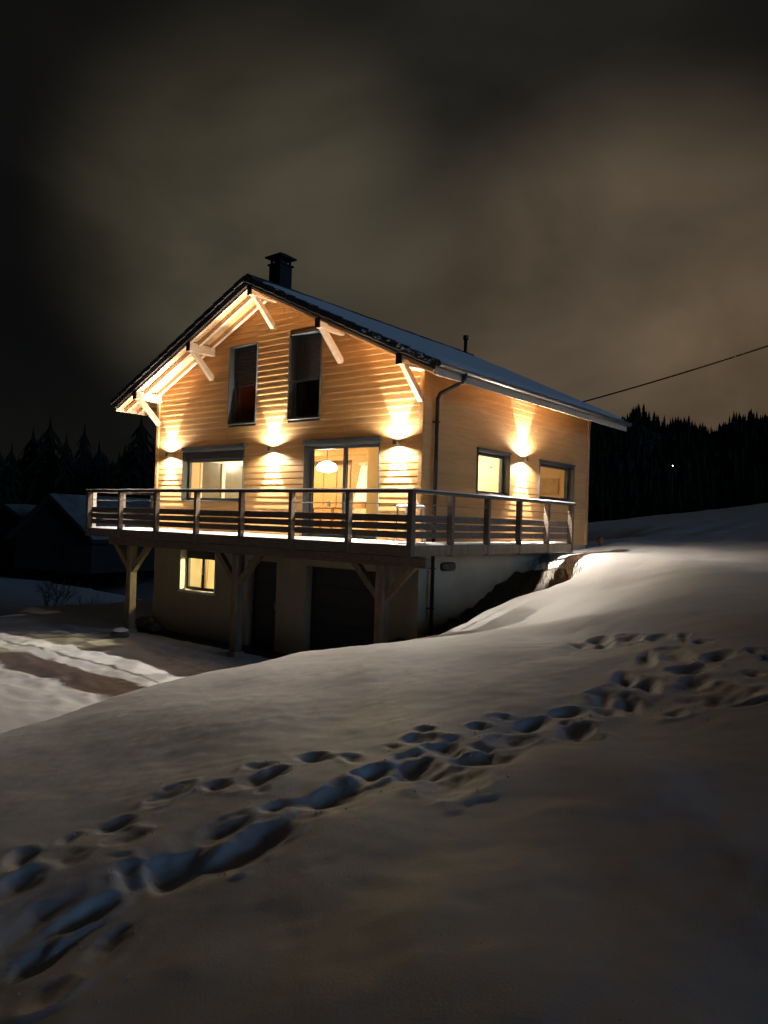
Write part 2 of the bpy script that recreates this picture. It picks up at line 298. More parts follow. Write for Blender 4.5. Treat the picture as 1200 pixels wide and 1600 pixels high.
def height(X, Y, fine=True):
    P = -1.2+.17*(X-2)+.14*(Y+3.6)
    P = P-.26*sm((Y+4.6)/2.6)*sm((6-Y)/3.5)*sm((6.5-X)/3.5)
    cap = -.16; k = .12
    HU = -k*np.logaddexp(-P/k, -cap/k)                      # smooth min
    HU = np.maximum(HU, -30)
    u = .52*X+.85*Y-6.3
    far = .5*(1+np.tanh((np.hypot(X, Y)-18)/8))
    HU = HU-.06*sm(u/6)
    rise = (2.3+.135*(np.clip(X, -34, 6)+15))*np.clip((u-.5)/44, 0, 3)**1.15
    rise = np.maximum(rise, 0)
    HU = HU+rise
    HU = HU+.10*np.exp(-(((X-.9)/1.2)**2+((Y-3.4)/1.2)**2))
    HU = HU-4.0*sm((-X-1.0)/9)*np.where(Y > -2, 1, 0)*sm((24-Y)/12)
    HU = HU+.045*vnoise(X+.4*Y, Y*1.3, 1.9, 1)+.026*vnoise(X, Y, .8, 2)+.007*vnoise(X, Y, .33, 15)+.0035*vnoise(X, Y, .11, 16)+.15*vnoise(X, Y, 9, 3)*sm((np.hypot(X-3, Y+3)-9)/10)
    # driveway level, and the earth bank in the pit beside the basement wall
    HL = ZD-.05*np.clip(-9-X, 0, 12)+.03*vnoise(X, Y, 1.7, 4)+.02*vnoise(X, Y, .5, 5)-.0*X
    HL = HL+.22*vnoise(X, Y, 6, 8)*sm((-X-15)/6)
    xc = np.interp(Y, [-14, -6, -1.1, 1.6, 5.7, 7.7, 14], [-13.5, -14.3, -15.5, -18.3, -19.3, -20.2, -22])+.5*vnoise(X, Y, 2.5, 21)
    HL = HL-1.35*sm((xc-X)/3.2)-.25*sm((xc-X-3)/30)
    tr = sm((-.6-Y)/.5)*sm((Y+7.5)/2)*sm((X+14)/4)*sm((1-X)/2)
    HL = HL+tr*(.03*vnoise(X+.3*Y, Y*1.5, .42, 6)+.022*vnoise(X, Y, .2, 7))
    # wheel ruts
    for yy in (-3.6, -5.1): HL = HL-.025*np.exp(-((Y-yy-.06*X-.25*np.sin(X*.35))/.22)**2)*sm((-X+1)/3)
    bank = np.interp(Y, [-3.2, -1.5, 0, 1, 2.3, 3.4, 4.2, 5], [-2.66, -2.35, -1.9, -1.62, -1.25, -.85, -.5, -.4])
    bank = bank+.10*vnoise(X, Y, .5, 9)+.05*vnoise(X, Y, .17, 10)
    HL = HL+(np.maximum(bank, HL)-HL)*sm((X+2.2)/2.0)
    D = sdist(X, Y, BROW); D = D+.12*vnoise(X, Y, .9, 11)
    soft = .28
    drop = 1.15*.5*(np.sqrt(D*D+soft*soft)+D)-.03
    z = HU-np.maximum(drop, 0)
    kk = .05
    z2 = kk*np.logaddexp(z/kk, HL/kk)
    H = np.where(D > -1.5, z2, HU)
    if fine:
        BASE = H.copy()
        for (cx, cy, ax, ay, bx, by) in FOOT:
            a = math.hypot(ax, ay); b = math.hypot(bx, by); mx_ = 2.4*max(a, b)
            sel = (abs(X-cx) < mx_) & (abs(Y-cy) < mx_)
            if not sel.any(): continue
            xs, ys = X[sel]-cx, Y[sel]-cy; det = ax*by-ay*bx
            s_ = (xs*by-ys*bx)/det; t_ = (ax*ys-ay*xs)/det
            q = np.sqrt(s_*s_+t_*t_)+.34*vnoise(X[sel], Y[sel], .12, 12)+.12*vnoise(X[sel], Y[sel], .05, 13)
            k_ = .78+.25*((cx*5.7+cy*2.3) % 1); ax, ay, bx, by = ax*k_, ay*k_, bx*k_, by*k_; dep = min(.085 if cy > -9 else .06, .52*math.sqrt(a*b)+.005)*(.55+.6*((cx*7.3+cy*3.1) % 1))
            q = q*(1+.18*np.sin(np.arctan2(t_, s_)*2+cx*9)); H[sel] = np.minimum(H[sel], BASE[sel]-dep*np.clip((1.55-q)/1.5, 0, 1)**1.35+.003)+.012*np.exp(-((q-1.5)/.25)**2)
        # long scuffed trough that joins the prints
        T_ = [(7.3, -6.4), (6.5, -6.8), (6.1, -7.7), (5.6, -8.7), (5.35, -9.6), (5.25, -10.4), (5.2, -11.5)]
        dd = np.full(X.shape, 1e9)
        for (ax, ay), (bx, by) in zip(T_[:-1], T_[1:]):
            ex, ey = bx-ax, by-ay; t = np.clip(((X-ax)*ex+(Y-ay)*ey)/(ex*ex+ey*ey), 0, 1); dd = np.minimum(dd, np.hypot(X-ax-t*ex, Y-ay-t*ey))
        H = H-.035*np.exp(-(dd/.36)**2)*(1+.8*vnoise(X, Y, .3, 31))*sm((-5.6-Y)/1.0)
    return H, D
def axis(segs):
    out = [segs[0][0]]
    for a, b, st in segs:
        n = max(1, int(round((b-a)/st))); out += list(np.linspace(a, b, n+1)[1:])
    return out
gx = [-260, -200, -150, -115, -90, -72, -60, -50, -43, -37, -32, -28, -25, -22.5, -20]+axis([(-18.5, -12, .25), (-12, -1.6, .085), (-1.6, 2.8, .045), (2.8, 8.6, .027), (8.6, 12, .07), (12, 20, .4)])+[22, 25, 29, 34, 40, 50, 65, 85, 120, 170, 260]
gy = [-90, -60, -40, -30, -24, -20]+axis([(-17, -12, .3), (-12, -11, .08), (-11, -4.0, .027), (-4.0, 3.6, .05), (3.6, 9, .10), (9, 20, .4), (20, 60, 1.6)])+[65, 72, 80, 92, 110, 130, 160, 200, 260]
gx = np.array(gx, float); gy = np.array(gy, float)
X, Y = np.meshgrid(gx, gy)
H, D = height(X, Y)
# keep the ground clear of the rooms: inside the footprint of the house it lies under the basement floor
H = np.where((X > -WX+.1) & (X < -.12) & (Y > .15) & (Y < LY-.1), np.minimum(H, -3.0), H)
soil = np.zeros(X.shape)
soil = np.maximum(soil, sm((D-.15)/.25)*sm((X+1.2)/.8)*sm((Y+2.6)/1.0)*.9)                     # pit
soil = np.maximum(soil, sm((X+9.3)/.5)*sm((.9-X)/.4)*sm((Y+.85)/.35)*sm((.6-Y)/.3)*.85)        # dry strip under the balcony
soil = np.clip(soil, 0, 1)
ny, nx = X.shape
co = np.stack([X, Y, H], -1).reshape(-1, 3).astype(np.float32)
idx = np.arange(ny*nx).reshape(ny, nx)
fa = np.stack([idx[:-1, :-1], idx[:-1, 1:], idx[1:, 1:], idx[1:, :-1]], -1).reshape(-1, 4)
me = bpy.data.meshes.new('snow_ground'); me.vertices.add(len(co)); me.vertices.foreach_set('co', co.ravel())
me.loops.add(fa.size); me.loops.foreach_set('vertex_index', fa.ravel().astype(np.int32))
me.polygons.add(len(fa)); me.polygons.foreach_set('loop_start', np.arange(0, fa.size, 4, dtype=np.int32)); me.polygons.foreach_set('loop_total', np.full(len(fa), 4, np.int32))
me.polygons.foreach_set('use_smooth', np.ones(len(fa), bool)); me.update()
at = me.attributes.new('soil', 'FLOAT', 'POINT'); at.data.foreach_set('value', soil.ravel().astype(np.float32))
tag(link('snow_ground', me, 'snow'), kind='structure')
def gz(x, y):
    h, _ = height(np.array([[float(x)]]), np.array([[float(y)]]), False); return float(h[0, 0])

cr = MB(); rc_ = random.Random(77); fo = [FOOT[k] for k in range(len(FOOT))]
cx_, cy_, cz_ = [], [], []
for k in range(260):
    f_ = rc_.choice(fo); a = rc_.uniform(0, 6.28); q = rc_.uniform(1.15, 2.3); rr_ = math.hypot(f_[2], f_[3])
    cx_.append(f_[0]+math.cos(a)*q*rr_); cy_.append(f_[1]+math.sin(a)*q*rr_)
hz, _ = height(np.array([cx_]), np.array([cy_]))
for x, y, z in zip(cx_, cy_, hz[0]):
    s_ = rc_.uniform(.003, .009)*(1.5 if rc_.random() < .06 else 1); n0 = len(cr.v)
    for dx, dy, dz in ((1,0,0),(-1,0,0),(0,1,0),(0,-1,0),(0,0,1),(0,0,-1)): cr.v.append((x+dx*s_*rc_.uniform(.6, 1.3), y+dy*s_*rc_.uniform(.6, 1.3), z+s_*.4+dz*s_*rc_.uniform(.5, 1)))
    for f3 in ((0,2,4),(2,1,4),(1,3,4),(3,0,4),(2,0,5),(1,2,5),(3,1,5),(0,3,5)): cr.f.append(tuple(n0+i for i in f3))
tag(cr.build('snow_crumbs', 'snow'), 'loose crumbs of snow kicked up beside the footprints', 'snow', None, 'stuff')

gr_ = MB(); rg = random.Random(5)
gx_, gy_ = [], []
for k in range(520):
    t = rg.random(); x = .35+1.5*rg.random(); y = 2.4+2.0*rg.random() if t < .8 else rg.uniform(-.5, 2.4)
    gx_.append(x); gy_.append(y)
hz, dz_ = height(np.array([gx_]), np.array([gy_]), False)
for x, y, z, d_ in zip(gx_, gy_, hz[0], dz_[0]):
    if d_ < -.05 or d_ > 1.1: continue
    L_ = rg.uniform(.06, .26); a = rg.uniform(0, 6.28); lx, ly = math.cos(a)*L_*.45, math.sin(a)*L_*.45; w_ = .004; n0 = len(gr_.v)
    gr_.v += [(x-w_, y, z-.02), (x+w_, y+w_, z-.02), (x+lx*.4+w_, y+ly*.4, z+L_*.6), (x+lx*.4-w_, y+ly*.4, z+L_*.6), (x+lx, y+ly, z+L_)]
    gr_.f += [(n0, n0+1, n0+2, n0+3), (n0+3, n0+2, n0+4)]
M_['dry_grass'] = mat('dry_grass', (.10, .075, .04), .9, col2=(.05, .04, .025))
tag(gr_.build('dry_grass', 'dry_grass'), 'dead grass on the bare bank beside the basement', 'grass', None, 'stuff')

# ------------------------------------------------------------------ far hills
def sheet(name, m, fn, us, vs2, kind='structure'):
    b = MB(); n = len(us)
    for v in vs2:
        for u in us: b.v.append(fn(u, v))
    for j in range(len(vs2)-1):
        for i in range(n-1): b.f.append((j*n+i, j*n+i+1, (j+1)*n+i+1, (j+1)*n+i))
    return tag(b.build(name, m, smooth=True), kind=kind)
M_['hill'] = mat('snowy_forest_floor', (.03, .034, .03), .95, vscale_=(.02, .02, .02), col2=(.10, .11, .12), coord='Object')
CX, CY = 8.77, -12.2
def hill_h(az, d):
    """az: degrees left of +Y seen from the camera side; d: metres"""
    top = 39.5 if az < 34 else 39.5-(az-34)*.85
    top = max(top, 9)
    top += 2.5*math.sin(az*.7)+1.5*math.sin(az*1.9+1)
    t = min(max((d-95)/205., 0), 1); s_ = t*t*(3-2*t)
    return -6+ (top+2)*s_
def polar(az, d): a = R(az); return (CX-math.sin(a)*d, CY+math.cos(a)*d)
sheet('forested_hill', 'hill', lambda az, d: (*polar(az, d), hill_h(az, d)), [(-70+i*2) for i in range(86)], [90, 110, 130, 150, 175, 200, 225, 250, 275, 300, 340, 420, 700])

# ------------------------------------------------------------------ the chalet
house = empty('chalet', (0, 0, 0), 'timber-clad chalet with snowy gable roof on a rendered basement', 'house')
SL = (5.70-3.27)/(WX/2+.756)                    # roof slope
zc = 5.70                                       # underside at the ridge
def zroof(x): return zc-SL*abs(x+WX/2)
OPEN_F = [(-7.70, -5.31, .80, 2.09), (-3.27, -1.09, .02, 2.09), (-5.95, -4.94, 2.68, 4.61), (-3.86, -2.84, 2.68, 4.65)]
OPEN_S = [(2.04, 3.48, 1.09, 2.07), (4.98, 7.02, 1.10, 2.05)]
def cut_cols(a0, a1, opens, zlo, ztop, breaks=()):
    xs = sorted(set([a0, a1]+[v for o in opens for v in o[:2] if a0 < v < a1]+list(breaks)))
    for x0, x1 in zip(xs[:-1], xs[1:]):
        xm = (x0+x1)/2; cuts = sorted([(o[2], o[3]) for o in opens if o[0] < xm < o[1]])
        z = zlo
        for c0, c1 in cuts:
            if c0 > z: yield x0, x1, z, z, c0, c0
            z = c1
        yield x0, x1, z, z, ztop(x0), ztop(x1)
# timber walls, 0.24 thick with their openings
b = MB()
for x0, x1, a, a2, c, c2 in cut_cols(-WX+.02, -.02, OPEN_F, -.04, lambda x: zroof(x)-.0, (-WX/2,)):
    b.prism([(x0, a), (x1, a2), (x1, c2), (x0, c)], .03, .27)
fwall = b.build('front_wall', 'core', house)
b = MB()
for y0, y1, a, a2, c, c2 in cut_cols(.28, LY-.26, OPEN_S, -.04, lambda y: zroof(-.03)):
    b.prism([(y0, a), (y1, a2), (y1, c2), (y0, c)], -.27, -.03, 'x')
swall = b.build('side_wall', 'core', house)
b = MB(); b.prism([(-WX+.03, -.04), (-.03, -.04), (-.03, zroof(0)), (-WX/2, zc), (-WX+.03, zroof(0))], LY-.25, LY-.03)
b.build('rear_wall', 'core', house)
# left wall with the white-framed window seen through the living room
OPEN_L = [(1.25, 4.3, .9, 1.95)]
b = MB()
for y0, y1, a, a2, c, c2 in cut_cols(.28, LY-.26, OPEN_L, -.04, lambda y: zroof(-.03)):
    b.prism([(y0, a), (y1, a2), (y1, c2), (y0, c)], -WX+.03, -WX+.27, 'x')
lwall = b.build('left_wall', 'core', house)

# siding: one plank object per board piece
PITCH = .142
PROF = [(0, -.0045), (.2, -.0062), (.45, -.0088), (.72, -.0118), (.92, -.0128), (1.0, -.0105), (1.0, .004)]  # (fraction downwards, y proud)
def plank(parent, m, a0, a1, zt, zb, ztop0=None, ztop1=None, axis='y', depth=1.0, amp=1.0):
    n = max(2, min(7, int((a1-a0)/.6))); rs = random.Random(int(a0*1000+zt*7919))
    b = MB(); ph = rs.random()*9
    for i in range(n+1):
        t = i/n; a = a0+(a1-a0)*t
        w = amp*(.0045*math.sin(ph+a*2.1)+.003*rs.uniform(-1, 1)); wz = .004*math.sin(ph*2+a*1.3)*amp
        for fz, py in PROF:
            z = zt-(zt-zb)*fz+wz*(fz > .1)
            if ztop0 is not None: z = min(z, ztop0+(ztop1-ztop0)*t)
            yy = (py*depth*(1+w*60*fz)+.008+w*fz)
            b.v.append((a, yy, z) if axis == 'y' else (-yy, a, z))
        # back vertices
    k = len(PROF)
    for i in range(n):
        for j in range(k-1):
            b.f.append((i*k+j, (i+1)*k+j, (i+1)*k+j+1, i*k+j+1))
    b.f.append(tuple(range(k))); b.f.append(tuple(n*k+j for j in range(k-1, -1, -1)))
    me = b.mesh('plank'); return link('plank', me, m, parent)
def pieces(a0, a1, opens, z0, z1):
    seg = [(a0, a1)]
    for o in opens:
        if o[2] < z1-.02 and o[3] > z0+.02:
            ns = []
            for s0, s1 in seg:
                if o[1] <= s0 or o[0] >= s1: ns.append((s0, s1)); continue
                if o[0] > s0: ns.append((s0, o[0]))
                if o[1] < s1: ns.append((o[1], s1))
            seg = ns
    return [s for s in seg if s[1]-s[0] > .04]
rj = random.Random(21)
def butt(segs):
    out = []
    for a, c in segs:
        while c-a > 4.4:
            m_ = a+rj.uniform(1.6, 3.9); out.append((a, m_-.0015)); a = m_+.0015
        out.append((a, c))
    return out
z = -.07; row = 0
while z < 5.6:
    zt = z+PITCH
    # gable: reach to where the roof underside cuts the top of the board
    for s0, s1 in butt(pieces(-WX+.10, -.10, OPEN_F, z, zt)):
        xr = (zc-z)/SL; l, r_ = -WX/2-xr, -WX/2+xr
        a, c = max(s0, l+.02), min(s1, r_-.02)
        if c-a < .08: continue
        xr2 = (zc-zt)/SL
        if a >= -WX/2-xr2 and c <= -WX/2+xr2: plank(fwall, 'larch', a, c, zt, z)
        else:
            # sloped ends at the roof line: split there
            l2, r2 = max(a, -WX/2-xr2), min(c, -WX/2+xr2)
            if r2 > l2+.05: plank(fwall, 'larch', l2, r2, zt, z)
            if a < l2-.03: plank(fwall, 'larch', a, l2, zt, z, zroof(a), zroof(l2))
            if c > r2+.03: plank(fwall, 'larch', r2, c, zt, z, zroof(r2), zroof(c))
    z += PITCH; row += 1
z = -.07
while z < zroof(0)-.1:
    zt = min(z+PITCH, zroof(0)+.03)
    for s0, s1 in butt(pieces(.24, LY-.12, OPEN_S, z, zt)): plank(swall, 'larch_side', s0, s1, zt, z, axis='x', depth=.30, amp=.4)
    z += PITCH
# corner boards
for x0, x1, y0, y1 in ((-.10, .0, -.034, .03), (-WX, -WX+.10, -.034, .03)):
    MB().box(x0, x1, y0, y1, -.06, zroof(0)-.02, .006).build('corner_board', 'larch', house)
MB().box(-.03, .012, -.030, .24, -.062, zroof(0)-.05, .006).build('corner_board', 'larch_side', house)
MB().box(-.03, .012, LY-.12, LY+.02, -.062, zroof(0)-.05, .006).build('corner_board', 'larch_side', house)
MB().box(-WX-.012, -WX+.03, -.030, .24, -.062, zroof(0)-.05, .006).build('corner_board', 'larch_side', house)

# basement
OPEN_B = [(-7.68, -6.26, -1.52, -.45), (-5.06, -4.08, -2.7, -.60), (-3.13, -1.09, -2.7, -.62)]
b = MB()
for x0, x1, a, a2, c, c2 in cut_cols(-WX+.03, -.03, OPEN_B, -3.2, lambda x: -.07):
    b.prism([(x0, a), (x1, a2), (x1, c2), (x0, c)], .02, .32)
b.box(-.33, -.03, .32, LY-.03, -3.2, -.07); b.box(-WX+.03, -WX+.33, .32, LY-.03, -3.2, -.07); b.box(-WX+.33, -.33, LY-.3, LY-.03, -3.2, -.07)
b.box(-WX+.33, -.33, .32, LY-.3, -3.2, -2.95)
bas = b.build('basement_wall', 'stucco', house)
# floor slab and inner rooms
b = MB(); b.box(-WX+.27, -.27, .27, LY-.25, -.25, 0.0); b.build('interior_floor', 'floor_in', house)
b = MB(); b.box(-WX+.27, -.27, .27, LY-.25, 2.42, 2.60); b.build('interior_ceiling', 'pine_in', house)
for i in range(5):
    y = .9+i*1.45; MB().box(-WX+.28, -3.08, y, y+.12, 2.26, 2.419, .01).build('ceiling_beam', 'pine_in', house)
def lining(x0, x1, y0, y1, z0, z1, name='interior_wall', m='plaster'):
    return MB().box(x0, x1, y0, y1, z0, z1).build(name, m, house)
# plaster linings (front, side, rear, left) with the same openings
b = MB()
for x0, x1, a, a2, c, c2 in cut_cols(-WX+.285, -.285, OPEN_F[:2], .002, lambda x: 2.418): b.prism([(x0, a), (x1, a2), (x1, c2), (x0, c)], .272, .29)
b.build('interior_wall', 'plaster', house)
b = MB()
for y0, y1, a, a2, c, c2 in cut_cols(.3, LY-.28, OPEN_S, .002, lambda x: 2.418): b.prism([(y0, a), (y1, a2), (y1, c2), (y0, c)], -.29, -.272, 'x')
b.build('interior_wall', 'plaster', house)
b = MB()
for y0, y1, a, a2, c, c2 in cut_cols(.3, LY-.28, OPEN_L, .002, lambda x: 2.418): b.prism([(y0, a), (y1, a2), (y1, c2), (y0, c)], -WX+.272, -WX+.29, 'x')
b.build('interior_wall', 'plaster', house)
lining(-WX+.3, -.3, LY-.28, LY-.26, .002, 2.418)
lining(-3.06, -2.98, 1.95, LY-.285, .002, 2.418)
lining(-2.975, -.3, 1.87, 1.95, .002, 2.418)
lining(-2.975, -.3, 4.16, 4.24, .002, 2.418)
# upstairs and basement partitions
lining(-4.62, -4.54, .272, LY-.26, 2.602, 4.2)
lining(-WX+.3, -.3, 3.2, 3.28, 2.602, zroof(-.3)-.1, m='pine_in')
lining(-5.60, -5.50, .325, 4.0, -2.94, -.255)
lining(-WX+.335, -5.60, 3.9, 4.0, -2.94, -.255)

# windows
def window(x0, x1, z0, z1, axis='y', depth=.15, sash=(1,), shutter=0.0, box=.0, frame=.07, head=.10, leaves=None, low=None, trim=.05, slider=False):
    """frame + sashes + glass set back in the opening; axis y: front wall (a = x), axis x: side wall (a = y, outside is +x)"""
    def bx(mb, a0, a1, d0, d1, c0, c1, bev=.004):
        # d measured inwards from the wall face
        if axis == 'y': mb.box(a0, a1, d0, d1, c0, c1, bev)
        else: mb.box(-d1, -d0, a0, a1, c0, c1, bev)
    b = MB()      # metal lining of the reveal + trim
    bx(b, x0-.0, x0+.022, -.030, .26, z0, z1); bx(b, x1-.022, x1, -.030, .26, z0, z1)
    bx(b, x0+.0225, x1-.0225, -.030, .26, z1-.022, z1); bx(b, x0+.0225, x1-.0225, -.045, .26, z0, z0+.022)
    if head: bx(b, x0-.03, x1+.03, -.048, .02, z1+.001, z1+head)
    w = b.build('window_frame', 'frame', house)
    w['label'] = 'slate grey metal surround of a recessed window' if head else 'thin grey metal window surround'
    a0, a1, c0, c1 = x0+.023, x1-.023, z0+.023, z1-.023
    if box:
        q = MB(); bx(q, a0, a1, .05, .2, c1-box, c1-.001); q.build('shutter_box', 'shutter', w); c1 -= box
    f = MB(); t = frame
    bx(f, a0, a0+t, depth, depth+.07, c0, c1); bx(f, a1-t, a1, depth, depth+.07, c0, c1)
    bx(f, a0+t+.0005, a1-t-.0005, depth, depth+.07, c1-t, c1); bx(f, a0+t+.0005, a1-t-.0005, depth, depth+.07, c0, c0+t)
    f.build('frame', 'frame', w)
    i0, i1, j0, j1 = a0+t+.001, a1-t-.001, c0+t+.001, c1-t-.001
    edges = [i0]+[i0+(i1-i0)*s for s in (leaves or [])]+[i1]
    for k, (p0, p1) in enumerate(zip(edges[:-1], edges[1:])):
        if k:
            q = MB(); bx(q, p0-.045, p0+.045, depth-.01, depth+.06, j0, j1); q.build('mullion', 'frame', w)
        g0 = p0+(.046 if k else 0); g1 = p1-(.046 if k < len(edges)-2 else 0)
        q = MB(); bx(q, g0, g1, depth+.03, depth+.036, j0, j1, 0); q.build('pane', 'glass', w)
    if low is not None:
        q = MB(); bx(q, i0, i1, depth-.005, depth+.065, low-.02, low+.02); q.build('transom', 'frame', w)
    if shutter:
        zz = j1-.002; zb = j1-shutter
        while zz-.045 > zb:
            q = MB(); bx(q, i0+.002, i1-.002, depth-.035, depth-.02, zz-.042, zz, .005); q.build('slat', 'shutter', w); zz -= .045
    return w
window(*OPEN_F[0], box=.20, frame=.06)
window(*OPEN_F[1], box=.0, frame=.07, leaves=[.49], depth=.16)
window(*OPEN_F[2], depth=.14, head=.0, shutter=.85, low=3.66)
window(*OPEN_F[3], depth=.14, head=.0, shutter=.95, low=3.60)
window(OPEN_S[0][0], OPEN_S[0][1], OPEN_S[0][2], OPEN_S[0][3], axis='x', depth=.14, head=.05)
window(OPEN_S[1][0], OPEN_S[1][1], OPEN_S[1][2], OPEN_S[1][3], axis='x', depth=.14, head=.05)
# white framed window in the far-left wall, seen from inside
w = MB()
for y0, y1 in ((1.25, 1.32), (2.02, 2.14), (3.05, 3.17), (4.23, 4.3)): w.box(-WX+.25, -WX+.31, y0, y1, .9, 1.95, .005)
w.box(-WX+.25, -WX+.315, 1.2, 4.35, 1.95, 2.03, .005); w.box(-WX+.25, -WX+.33, 1.2, 4.35, .84, .90, .005)
wl = w.build('window_frame', 'white', house); wl['label'] = 'white interior window frame in the far wall of the living room'
for y0, y1 in ((1.325, 2.015), (2.145, 3.045), (3.175, 4.225)): MB().box(-WX+.26, -WX+.266, y0, y1, .9, 1.95).build('pane', 'milk_glass', wl)

# basement window with pale plaster reveal
b = MB(); x0, x1, z0, z1 = OPEN_B[0]
b.box(x0, x0+.02, -.006, .26, z0, z1); b.box(x1-.02, x1, -.006, .26, z0, z1); b.box(x0+.02, x1-.02, -.006, .26, z1-.02, z1); b.box(x0-.02, x1+.02, -.05, .26, z0-.04, z0)
wb = b.build('window_frame', 'reveal_white', house); wb['label'] = 'white plaster reveal of the lit basement window'
b = MB(); a0, a1, c0, c1 = x0+.022, x1-.022, z0+.002, z1-.022
b.box(a0, a1, .19, .25, c1-.16, c1); b.box(a0, a0+.07, .2, .26, c0, c1-.16); b.box(a1-.07, a1, .2, .26, c0, c1-.16); b.box(a0+.07, a1-.07, .2, .26, c0, c0+.09); b.box(a0+.07, a1-.07, .2, .26, c1-.22, c1-.16)
b.box((a0+a1)/2-.05, (a0+a1)/2+.05, .195, .25, c0+.09, c1-.22)
b.build('frame', 'frame_dark', wb)
MB().box((a0+a1)/2-.012, (a0+a1)/2+.012, .165, .195, -1.10, -.86, .004).build('handle', 'white', wb)
for g0, g1 in ((a0+.071, (a0+a1)/2-.051), ((a0+a1)/2+.051, a1-.071)): MB().box(g0, g1, .225, .23, c0+.091, c1-.221).build('pane', 'glass', wb)
b = MB(); n = 14
for i in range(n+1):
    t = i/n; x = x0+.01+(x1-x0-.02)*t; hh = .02+.02*noise.noise(Vector((x*5, 0, 0)))
    for y, k in ((-.055, 0), (-.045, 1), (.08, 1.3), (.18, .6)): b.v.append((x, y, z0+.003+hh*k))
for i in range(n):
    for j in range(3): b.f.append((i*4+j, (i+1)*4+j, (i+1)*4+j+1, i*4+j+1))
b.build('sill_snow', 'snow', wb, smooth=True)

# basement doors
def bdoor(x0, x1, z1, n, label, name):
    d = MB().box(x0+.005, x1-.005, .22, .26, -2.72, z1-.005).build(name, 'door_dark', house); d['label'] = label
    hgt = (z1+2.72)/n
    for i in range(n): MB().box(x0+.05, x1-.05, .195, .218, -2.71+i*hgt+.02, -2.71+(i+1)*hgt-.03, .012).build('panel', 'door_dark', d)
    return d
dd_ = bdoor(*OPEN_B[1][:2], OPEN_B[1][3], 4, 'narrow dark entrance door in the basement wall', 'door')
MB().box(-4.26, -4.22, .14, .193, -1.72, -1.55, .006).build('handle', 'zinc', dd_)
bdoor(*OPEN_B[2][:2], OPEN_B[2][3], 5, 'wide dark garage door', 'garage_door')

# roof
roof_t = .13
ex, yf, yb = .756, -.79, LY+.725
b = MB()
for s_ in (-1, 1):
    xe = -WX/2+s_*(WX/2+ex); xm = -WX/2
    n_ = Vector((s_*SL, 0, 1)).normalized()*roof_t
    pts = [(xm, yf, zc), (xe, yf, zroof(xe)), (xe, yb, zroof(xe)), (xm, yb, zc)]
    top = [(xm, yf, zc+roof_t*1.1), (xe+n_.x, yf, zroof(xe)+n_.z), (xe+n_.x, yb, zroof(xe)+n_.z), (xm, yb, zc+roof_t*1.1)]
    b.add(pts+top, [(0,1,2,3),(4,7,6,5),(0,4,5,1),(1,5,6,2),(2,6,7,3)])
roof = b.build('roof', 'soffit', house)
# barge boards: dark, along both verges of the front and the back
for s_ in (-1, 1):
    xe = -WX/2+s_*(WX/2+ex); d = Vector((xe+WX/2, 0, zroof(xe)-zc)).normalized(); up = Vector((-d.z*s_, 0, d.x*s_)); up = up if up.z > 0 else -up
    for yy in (yf-.022, yb+.022):
        a = Vector((-WX/2, yy, zc)); e = Vector((xe, yy, zroof(xe)))+d*.03
        m = MB(); lo, hi = .0, .17
        m.add([a-Vector((0,.02,0))+Vector((0,0,lo)), e-Vector((0,.02,0)), e-Vector((0,.02,0))+up*hi, a-Vector((0,.02,0))+Vector((0,0,hi*1.1)),
               a+Vector((0,.02,0))+Vector((0,0,lo)), e+Vector((0,.02,0)), e+Vector((0,.02,0))+up*hi, a+Vector((0,.02,0))+Vector((0,0,hi*1.1))],
              [(0,1,2,3),(4,7,6,5),(0,4,5,1),(1,5,6,2),(2,6,7,3),(3,7,4,0)])
        m.build('barge_board', 'barge', roof)
    # soffit boards and rafters in the front overhang (rafters run down the slope)
    for yy in (-.50, -.13):
        a = Vector((-WX/2+s_*.02, yy, zc-.055)); e = Vector((xe, yy, zroof(xe)-.055))
        m = MB(); m.beam(a, e-d*.02, .075, .12); m.build('rafter', 'beam', roof)
    a = Vector((-WX/2+s_*.02, yf+.045, zc-.03)); e = Vector((xe, yf+.045, zroof(xe)-.03)); MB().beam(a, e-d*.02, .07, .07).build('rafter', 'beam', roof)
# eave boards along the side: inner fascia and rafter feet
for s_ in (-1, 1):
    xe = -WX/2+s_*(WX/2+ex)
    MB().box(min(xe, xe+s_*.025), max(xe, xe+s_*.025), yf, yb, zroof(xe)-.10, zroof(xe)+.12).build('eave_board', 'beam', roof)
    for k in range(11):
        y = .55+k*.78; a = Vector((-WX/2+s_*(WX/2+.02), y, zroof(0)-.05)); e = Vector((xe, y, zroof(xe)-.03))
        MB().beam(a, e, .075, .11).build('rafter', 'beam', roof)
# verge tiles
def tile_mesh():
    m = MB(); m.box(-.19, .19, -.12, .15, 0, .028, .008); m.box(-.19, .19, -.135, -.11, -.10, .026, .008)
    return m.mesh('tile')
tm = tile_mesh(); tm.materials.append(M_['tile'])
nt_ = 15; Ls = math.hypot(WX/2+ex+.05, (WX/2+ex+.05)*SL)
for s_ in (-1, 1):
    for end, yy in ((0, yf-.03), (1, yb+.03)):
        if end and s_ < 0: continue
        for k in range(nt_):
            t = (k+.5)/nt_; L_ = t*Ls; xx = -WX/2+s_*(L_/math.hypot(1, SL)); zz = zc-SL*abs(xx+WX/2)+roof_t*1.10+.02
            o = link('tile', tm, None, roof)
            tilt = math.atan(SL)*s_-s_*.055
            o.rotation_euler = (0, tilt, 0) if not end else (0, -tilt, math.pi)
            o.location = (xx, yy, zz+random.uniform(-.004, .004))
rs_ = random.Random(8)
